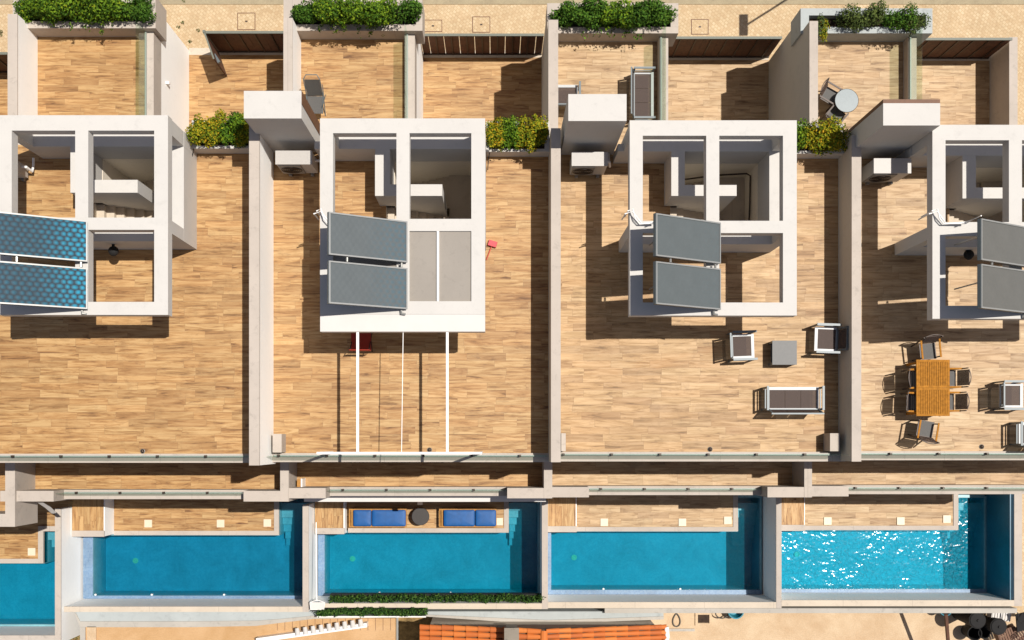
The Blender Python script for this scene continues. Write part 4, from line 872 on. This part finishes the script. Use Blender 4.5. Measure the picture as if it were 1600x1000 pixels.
for k in range(5, nn):
    c = Vector((P0[0], P0[1], 1.31))+dv*((k+.3)/nn)+pn*.10; vs = []; fs = []
    for q in range(7):
        an = math.pi*q/6; off = dn_*math.cos(an)*.09+Vector((0, 0, math.sin(an)*.08))
        for e_, ww in ((-.11, 1), (.13, .75)): vs.append(c+off*ww+pn*e_)
    for q in range(6): fs.append((q*2, q*2+1, q*2+3, q*2+2))
    part('tile', MB().add(vs, fs), 'white', TC)
# tiled house
TH = thing('tiled_house', 'house with an orange barrel-tiled gable roof at the bottom centre', 'house', (1.6, -8, -.5))
ridge = PX(850, 2.9); zr_, ze_ = 2.75, 2.0
def slope(xa, xb, za_, zb_, ytop, pitch, ln, seed):
    rnd = random.Random(seed); mb = MB(); L = abs(xb-xa); n = int(L/ln); y = ytop
    while y > -11:
        for k in range(n+1):
            t0, t1 = k*ln/L, min(1.0, (k+1.12)*ln/L)
            if t0 >= 1: continue
            xA, xB = xa+(xb-xa)*t0, xa+(xb-xa)*t1; zA, zB = za_+(zb_-za_)*t0, za_+(zb_-za_)*t1; jj = rnd.uniform(-.008, .008); vs = []; fs = []
            for q in range(7):
                an = math.pi*q/6
                vs.append((xA, y+pitch*.46*math.cos(an)*.85+jj, zA+.055*math.sin(an))); vs.append((xB, y+pitch*.52*math.cos(an)+jj, zB+.075*math.sin(an)+.012))
            for q in range(6): fs.append((q*2, q*2+2, q*2+3, q*2+1))
            mb.add(vs, fs)
        y -= pitch
    return mb
xw, xe = PX(656, 2.0), PX(1041, 2.0)
part('roof_slope', slope(ridge-.08, xw, zr_, ze_, -5.98, .185, .39, 1), 'rooftile', TH); part('roof_slope', slope(ridge+.08, xe, zr_, ze_, -5.98, .165, .37, 2), 'rooftile', TH)
part('roof_underlay', MB().add([(xw+.04, -14, 1.93), (ridge, -14, 2.68), (xe-.04, -14, 1.93), (xw+.04, -5.95, 1.93), (ridge, -5.95, 2.68), (xe-.04, -5.95, 1.93), (xw+.04, -14, 1.8), (xe-.04, -14, 1.8), (xw+.04, -5.95, 1.8), (xe-.04, -5.95, 1.8)], [(0,1,4,3),(1,2,5,4),(0,6,7,2,1),(3,4,5,9,8)]), 'clad', TH)
rd = MB(); yy = -5.95
while yy > -11:
    vs = []; fs = []
    for q in range(7):
        an = math.pi*q/6
        for e_, w_ in ((0, .12), (-.42, .135)): vs.append((ridge+w_*math.cos(an), yy+e_, 2.74+.12*math.sin(an)))
    for q in range(6): fs.append((q*2, q*2+1, q*2+3, q*2+2))
    rd.add(vs, fs); yy -= .38
part('ridge_tiles', rd, 'rooftile', TH); part('wall', MB().box(xw+.3, xe-.3, -13.8, -6.0, -.5, 1.79), 'cream', TH)
part('verge', MB().tube([(xe+.0, -5.98, 2.02), (xe+.03, -6.3, 2.02), (xe-.02, -6.5, 2.0)], .08), 'whitemetal', TH)
CH = part('chimney', MB().box(PX(791, 3.2), PX(809, 3.2), -8, PY(984, 3.2), 2.3, 3.15), 'brickgrey', TH); part('cap', MB().box(PX(788, 3.3), PX(811, 3.3), -8.02, PY(982, 3.3), 3.152, 3.22), 'brickgrey', CH)
# yard things at the right
yd = -.5
tag(part('inspection_chamber', MB().box(PX(1086, yd), PX(1090, yd), PY(977, yd), PY(957, yd), yd, yd+.05).box(PX(1108, yd), PX(1112, yd), PY(977, yd), PY(957, yd), yd, yd+.05).box(PX(1090, yd), PX(1108, yd), PY(977, yd), PY(973.5, yd), yd, yd+.05).box(PX(1090, yd), PX(1108, yd), PY(960, yd), PY(957, yd), yd, yd+.05), 'sand'), 'square open inspection frame in the sandy yard', 'drain cover')
tag(part('drain_grating', MB().box(PX(1090, yd)+.01, PX(1108, yd)-.01, PY(973, yd), PY(960.5, yd), yd+.002, yd+.02), 'soil'), 'dark square grating inside the frame in the sandy yard', 'grating')
pts = [lp(1057+7*math.sin(a)*(.35+.65*math.sin(a/2)), 969-10*math.cos(a), yd+.03) for a in [6.28318*k/20 for k in range(21)]]
tag(part('hose_loop', MB().tube(pts, .022, 6), 'hose'), 'dark loop of hose lying on the sand right of the tiled roof', 'hose')
tag(part('stone_strip', MB().box(PX(1042, yd), PX(1085, yd), PY(986, yd), PY(982, yd), yd, yd+.06), 'conc'), 'grey stone strip right of the orange tiled roof', 'strip')
pts = [lp(1128+10*math.cos(a), 958+8*math.sin(a), yd+.25) for a in [math.pi*k/10 for k in range(11)]]
tag(part('hose_loop', MB().tube(pts, .022, 6), 'hose'), 'half loop of dark hose against the kerb wall', 'hose')
def bin_(cx, cy, r, h, mat, lab, name='plastic_tub', cat='tub', rim=None):
    T = thing(name, lab, cat, (cx, cy, yd)); part('body', MB().lathe([(r*.8, yd+.002), (r*.9, yd+h*.5), (r, yd+h), (r*.92, yd+h), (r*.8, yd+h*.4), (r*.7, yd+.05), (0, yd+.05)], cx, cy, 24, False), mat, T, smooth=False)
    part('rim', MB().lathe([(r*.98, yd+h), (r*1.05, yd+h-.02), (r*1.05, yd+h+.01), (r*.98, yd+h+.012)], cx, cy, 24, False), rim or mat, T); return T
bin_(PX(1150, yd+.4), PY(954.5, yd+.4), .27, .4, 'turquoise', 'turquoise plastic tub half hidden behind the kerb wall, near the dark hose')
bin_(PX(1478, yd+.6), PY(953, yd+.6), .2, .6, 'turquoise', 'small turquoise tub half hidden behind the kerb wall near the black pots')
zk = .35
PO = tag(part('wooden_post', MB().obox(lp(1478, 960, 1.4), lp(1482, 1010, 1.0), .09, .09), 'fence'), 'brown timber post at the bottom right, left of the black pots', 'post')
for px_, py_, r, h, lab in ((1527,969,.27,1.4,'tall black pot with shiny bottom nearest the kerb wall'), (1523,990,.24,.6,'wide black pot below the tall one'), (1538,989,.2,.55,'smaller black pot at the right of the wide one'), (1560,979,.27,1.0,'black round bin with flat lid at the bottom right')):
    T = bin_(PX(px_, yd+h), PY(py_, yd+h), r, h, 'black', lab, 'garden_pot', 'pot'); T['group'] = 'black pots and bins in the corner of the yard'
    if h >= 1: part('lid', MB().lathe([(r*.97, yd+h+.013), (r*.9, yd+h+.04), (.05, yd+h+.06), (.04, yd+h+.1), (0, yd+h+.1)], PX(px_, yd+h), PY(py_, yd+h), 24), 'black', T)
def crate(cx, cy, a, mat, lab):
    T = thing('crate', lab, 'crate', (0, 0, 0), 'crates in the corner of the yard'); L, Wd, h = .62, .36, .3
    for k in range(7): part('slat', MB().box(-L/2+k*L/7+.01, -L/2+(k+1)*L/7-.012, -Wd/2, Wd/2, h-.02, h), mat, T)
    part('side', MB().box(-L/2, L/2, -Wd/2-.02, -Wd/2, 0, h).box(-L/2, L/2, Wd/2, Wd/2+.02, 0, h), mat, T); part('end', MB().box(-L/2-.02, -L/2, -Wd/2, Wd/2, 0, h).box(L/2, L/2+.02, -Wd/2, Wd/2, 0, h), mat, T)
    return place(T, cx, cy, yd+.35, a)
crate(PX(1576, .2), PY(992, .2), 20, 'clad', 'brown slatted crate standing askew at the bottom right corner'); crate(PX(1597, .2), PY(993, .2), 35, 'fence', 'dark brown crate cut off by the bottom right corner')
crate(PX(1566, .2), PY(961, .2), -8, 'awning', 'white openwork crate against the kerb wall')
tag(part('folded_chair', MB().tube([lp(1590, 957, .8), lp(1591, 970, .8), lp(1597, 973, .8), lp(1602, 970, .8), lp(1600, 957, .6)], .02, 6).obox(lp(1596, 958, .5), lp(1598, 985, .3), .4, .05), 'black'), 'black folded chair at the right edge of the yard', 'chair')
# dry weeds at bottom left
struct('bare_soil_gap', MB().box(PX(104, -.5), PX(150, -.5), -8, -5.76, -.515, -.48), 'drysoil')
rnd = random.Random(5)
wd = [(PX(rnd.uniform(108, 135), -.3), PY(rnd.uniform(958, 1000), -.3), -.42, .13, .13, .08) for _ in range(14)]
tag(part('weeds', leafcloud(wd, 500, .06, seed=9), 'leafolive'), 'dry weeds growing in the gap at the bottom left', 'weeds', kind='stuff')
# ------------------------------------------------------------------ small things on the terraces
for k, (px_, py_) in enumerate(((222,705), (671,703), (1110,702), (1535,698))):
    cx, cy = PX(px_, R_+.05), PY(py_, R_+.05)
    T = thing('floor_drain', 'small round roof outlet on the %s terrace, close to the glass railing' % ORD[k], 'drain', (cx, cy, R_), 'round roof outlets')
    part('grate', MB().lathe([(.055, R_+.001), (.055, R_+.02), (.03, R_+.06), (0, R_+.07)], cx, cy, 14), 'darkmetal', T); part('collar', MB().lathe([(.06, R_+.001), (.07, R_+.012), (.057, R_+.02)], cx, cy, 14, False), 'steel', T)
T = thing('broom', 'red broom with pink head lying beside the roof frame of the second house', 'broom', (PX(768, R_), PY(390, R_), R_))
part('head', MB().obox(lp(763.5, 379, R_+.06), lp(776, 383, R_+.06), .15, .1), 'pink', T); part('bristles', MB().obox(lp(764, 376, R_+.05), lp(777, 380, R_+.05), .05, .08), 'red', T); part('handle', MB().tube([lp(768, 385, R_+.05), lp(760, 406, R_+.04)], .014, 6), 'red', T)
MT = thing('folding_chair', "rust red folding chair in the shade at the upper end of the rail frame", 'chair', (PX(566, R_+.45), PY(536, R_+.45), R_))
x0, x1, y1, y0 = PX(551, R_+.1), PX(582, R_+.1), PY(519, R_+.1), PY(549, R_+.1)
part('seat', MB().box(x0, x1, y0, y1, R_+.38, R_+.40), 'redmat', MT); part('backrest', MB().obox((x0, y0-.02, R_+.62), (x1, y0-.02, R_+.62), .02, .3), 'redmat', MT)
for xx in (x0+.02, x1-.02):
    part('leg', MB().obox((xx, y0, R_), (xx, y1-.03, R_+.375), .02, .02), 'black', MT); part('leg', MB().obox((xx, y1, R_), (xx, y0-.03, R_+.75), .02, .02), 'black', MT)
def lampball(px_, py_, z, lab):
    cx, cy = PX(px_, z), PY(py_, z); T = thing('wall_lamp', lab, 'lamp', (cx, cy+.1, z), 'black round wall lamps')
    part('shade', MB().lathe([(.0, z-.12), (.10, z-.1), (.14, z-.02), (.12, z+.05), (.05, z+.1), (0, z+.1)], cx, cy, 18, False), 'black', T, smooth=True); part('bracket', MB().box(cx-.03, cx+.03, cy+.1, cy+.3, z-.03, z+.03), 'black', T)
lampball(177, 392, R_+.75, 'black round lamp on the low wall below the far left roof frame'); lampball(1514, 398, R_+.75, 'black round lamp on the low wall below the rightmost roof frame')
for k, (px_, py_) in enumerate(((715,252), (1159,253))):
    cx, cy = PX(px_, 5.6), PY(py_, 5.6); tag(part('stair_lamp', MB().box(cx-.08, cx+.08, cy-.06, cy+.10, 5.5, 5.65).box(cx-.03, cx+.03, cy-.12, cy-.06, 5.54, 5.6), 'darkmetal'), 'small dark lamp on the stairwell wall of the %s house' % ORD[k+1], 'lamp', 'stairwell lamps')
# handrails of the third stair
u = U[2]; HR = thing('handrail', 'dark bent handrail on the stairwell wall of the third house', 'handrail', (u['X1']-.4, u['YN']-1.2, 5))
xe_ = u['X1']-.40; yn_ = u['YN']-.47
part('rail', MB().tube([(xe_-.0, PY(342, ZP)+.2, 5.6), (xe_, yn_-.9, 5.75), (xe_, yn_-.12, 5.8), (xe_-.1, yn_-.06, 5.8), (xe_-.9, yn_-.05, 5.6), (xe_-2.0, yn_-.05, 5.0)], .025, 6), 'darkmetal', HR)
# ground lights / covers in the street
def cover(a, b, c, d, lab, handle=True):
    T = thing('access_cover', lab, 'access cover', (PX((a+c)/2, 0), PY((b+d)/2, 0), 0), 'square access covers in the cobbles'); x0, x1, y1, y0 = PX(a, 0), PX(c, 0), PY(b, 0), PY(d, 0); t = .022
    part('frame', MB().box(x0, x1, y0, y0+t, .001, .012).box(x0, x1, y1-t, y1, .001, .012).box(x0, x0+t, y0+t, y1-t, .001, .012).box(x1-t, x1, y0+t, y1-t, .001, .012), 'clad', T)
    part('plate', MB().box(x0+t, x1-t, y0+t, y1-t, .001, .006), 'cobble', T); part('lift_hole', MB().box((x0+x1)/2-.04, (x0+x1)/2+.04, (y0+y1)/2-.025, (y0+y1)/2+.025, .007, .01), 'darkmetal', T)
cover(371, 20, 399, 47, 'square cobbled access cover north of the open gate'); cover(738, 26, 766, 51, 'square cobbled access cover north of the second slatted fence')
cover(1080, 30, 1107, 54, 'square cobbled access cover north of the third slatted fence'); cover(662, 31, 691, 50, 'small rectangular cover beside the second planter')
tag(part('gutter_weeds', leafcloud([(PX(a, 0), PY(b, 0), .03, .07, .06, .04) for a, b in ((288, 2), (279, 43), (286, 36), (297, 65), (310, 48), (2, 50), (1, 55))], 160, .05, seed=4), 'leafolive'), 'small weeds sprouting between the cobbles', 'weeds', kind='stuff')
LM = thing('street_lamp', 'street lamp beyond the top edge whose shadow lies on the cobbles', 'street lamp', (PX(1162, 0)+4.3, PY(39, 0)+2.2, 0))
hx, hy = PX(1162, 0)+1.85, PY(39, 0)+.7; lx_, ly_ = LM.location.x, LM.location.y
part('pole', MB().tube([(lx_, ly_, 0), (lx_, ly_, 3), (lx_, ly_, 4.9)], [.08, .06, .05]), 'steel', LM); part('arm', MB().tube([(lx_, ly_, 4.9), (hx+.1, hy, 5.0)], .035), 'steel', LM); part('lamp_head', MB().box(hx-.13, hx+.13, hy-.36, hy+.36, 4.95, 5.08), 'greymetal', LM)
# ceiling cable on first roof frame side
tag(part('cable', MB().tube([lp(303, 232, 6.9), lp(299, 250, 6.75), lp(300, 262, 6.7), lp(303, 266, 6.62)], .014, 6), 'black'), 'thin black cable hanging beside the far left roof planter', 'cable')
tag(part('cable', MB().tube([lp(766, 232, 6.9), lp(763, 250, 6.6), lp(762, 266, 6.5)], .012, 6), 'black'), 'thin black cable hanging beside the second roof planter', 'cable')
# white spot on the wing wall
tag(part('wall_spotlight', MB().box(e_w-.0, e_w+.1, 12.0, 12.12, 1.5, 1.62) if False else MB().box(U[0]['e1']+.004, U[0]['e1']+.11, PY(132, 2.4), PY(128, 2.4), 2.35, 2.47), 'whitemetal'), 'small white wall light on the east side of the far left street wing', 'lamp')

zq = 3.6; tag(part('towel', MB().add([(PX(68, zq), PY(784, zq), 4.0), (PX(77, zq), PY(784, zq), 4.0), (PX(79, zq), PY(792, zq), 3.6), (PX(77, zq), PY(803, zq), 3.1), (PX(69, zq), PY(804, zq), 3.1), (PX(70, zq), PY(793, zq), 3.6), (PX(69, zq), PY(785, zq), 3.96), (PX(76, zq), PY(785, zq), 3.96), (PX(78, zq), PY(793, zq), 3.56), (PX(76, zq), PY(803.6, zq), 3.06), (PX(70, zq), PY(804.6, zq), 3.06), (PX(71, zq), PY(794, zq), 3.56)], [(0,1,2,5),(5,2,3,4),(7,6,11,8),(8,11,10,9)]), 'awning'), 'white cloth hanging below the pier between the two leftmost balconies', 'cloth')
zq = BAL+.5; T = thing('small_table', 'small white framed stand on the second south balcony beside the dividing wall', 'stand', (PX(468, zq), PY(755, zq), BAL))
part('top', MB().box(PX(464, zq), PX(470, zq), PY(762, zq), PY(749, zq), zq-.03, zq), 'pine', T); part('frame', MB().box(PX(470.3, zq), PX(472.6, zq), PY(762, zq), PY(748, zq), BAL+.002, zq+.03), 'whitemetal', T)
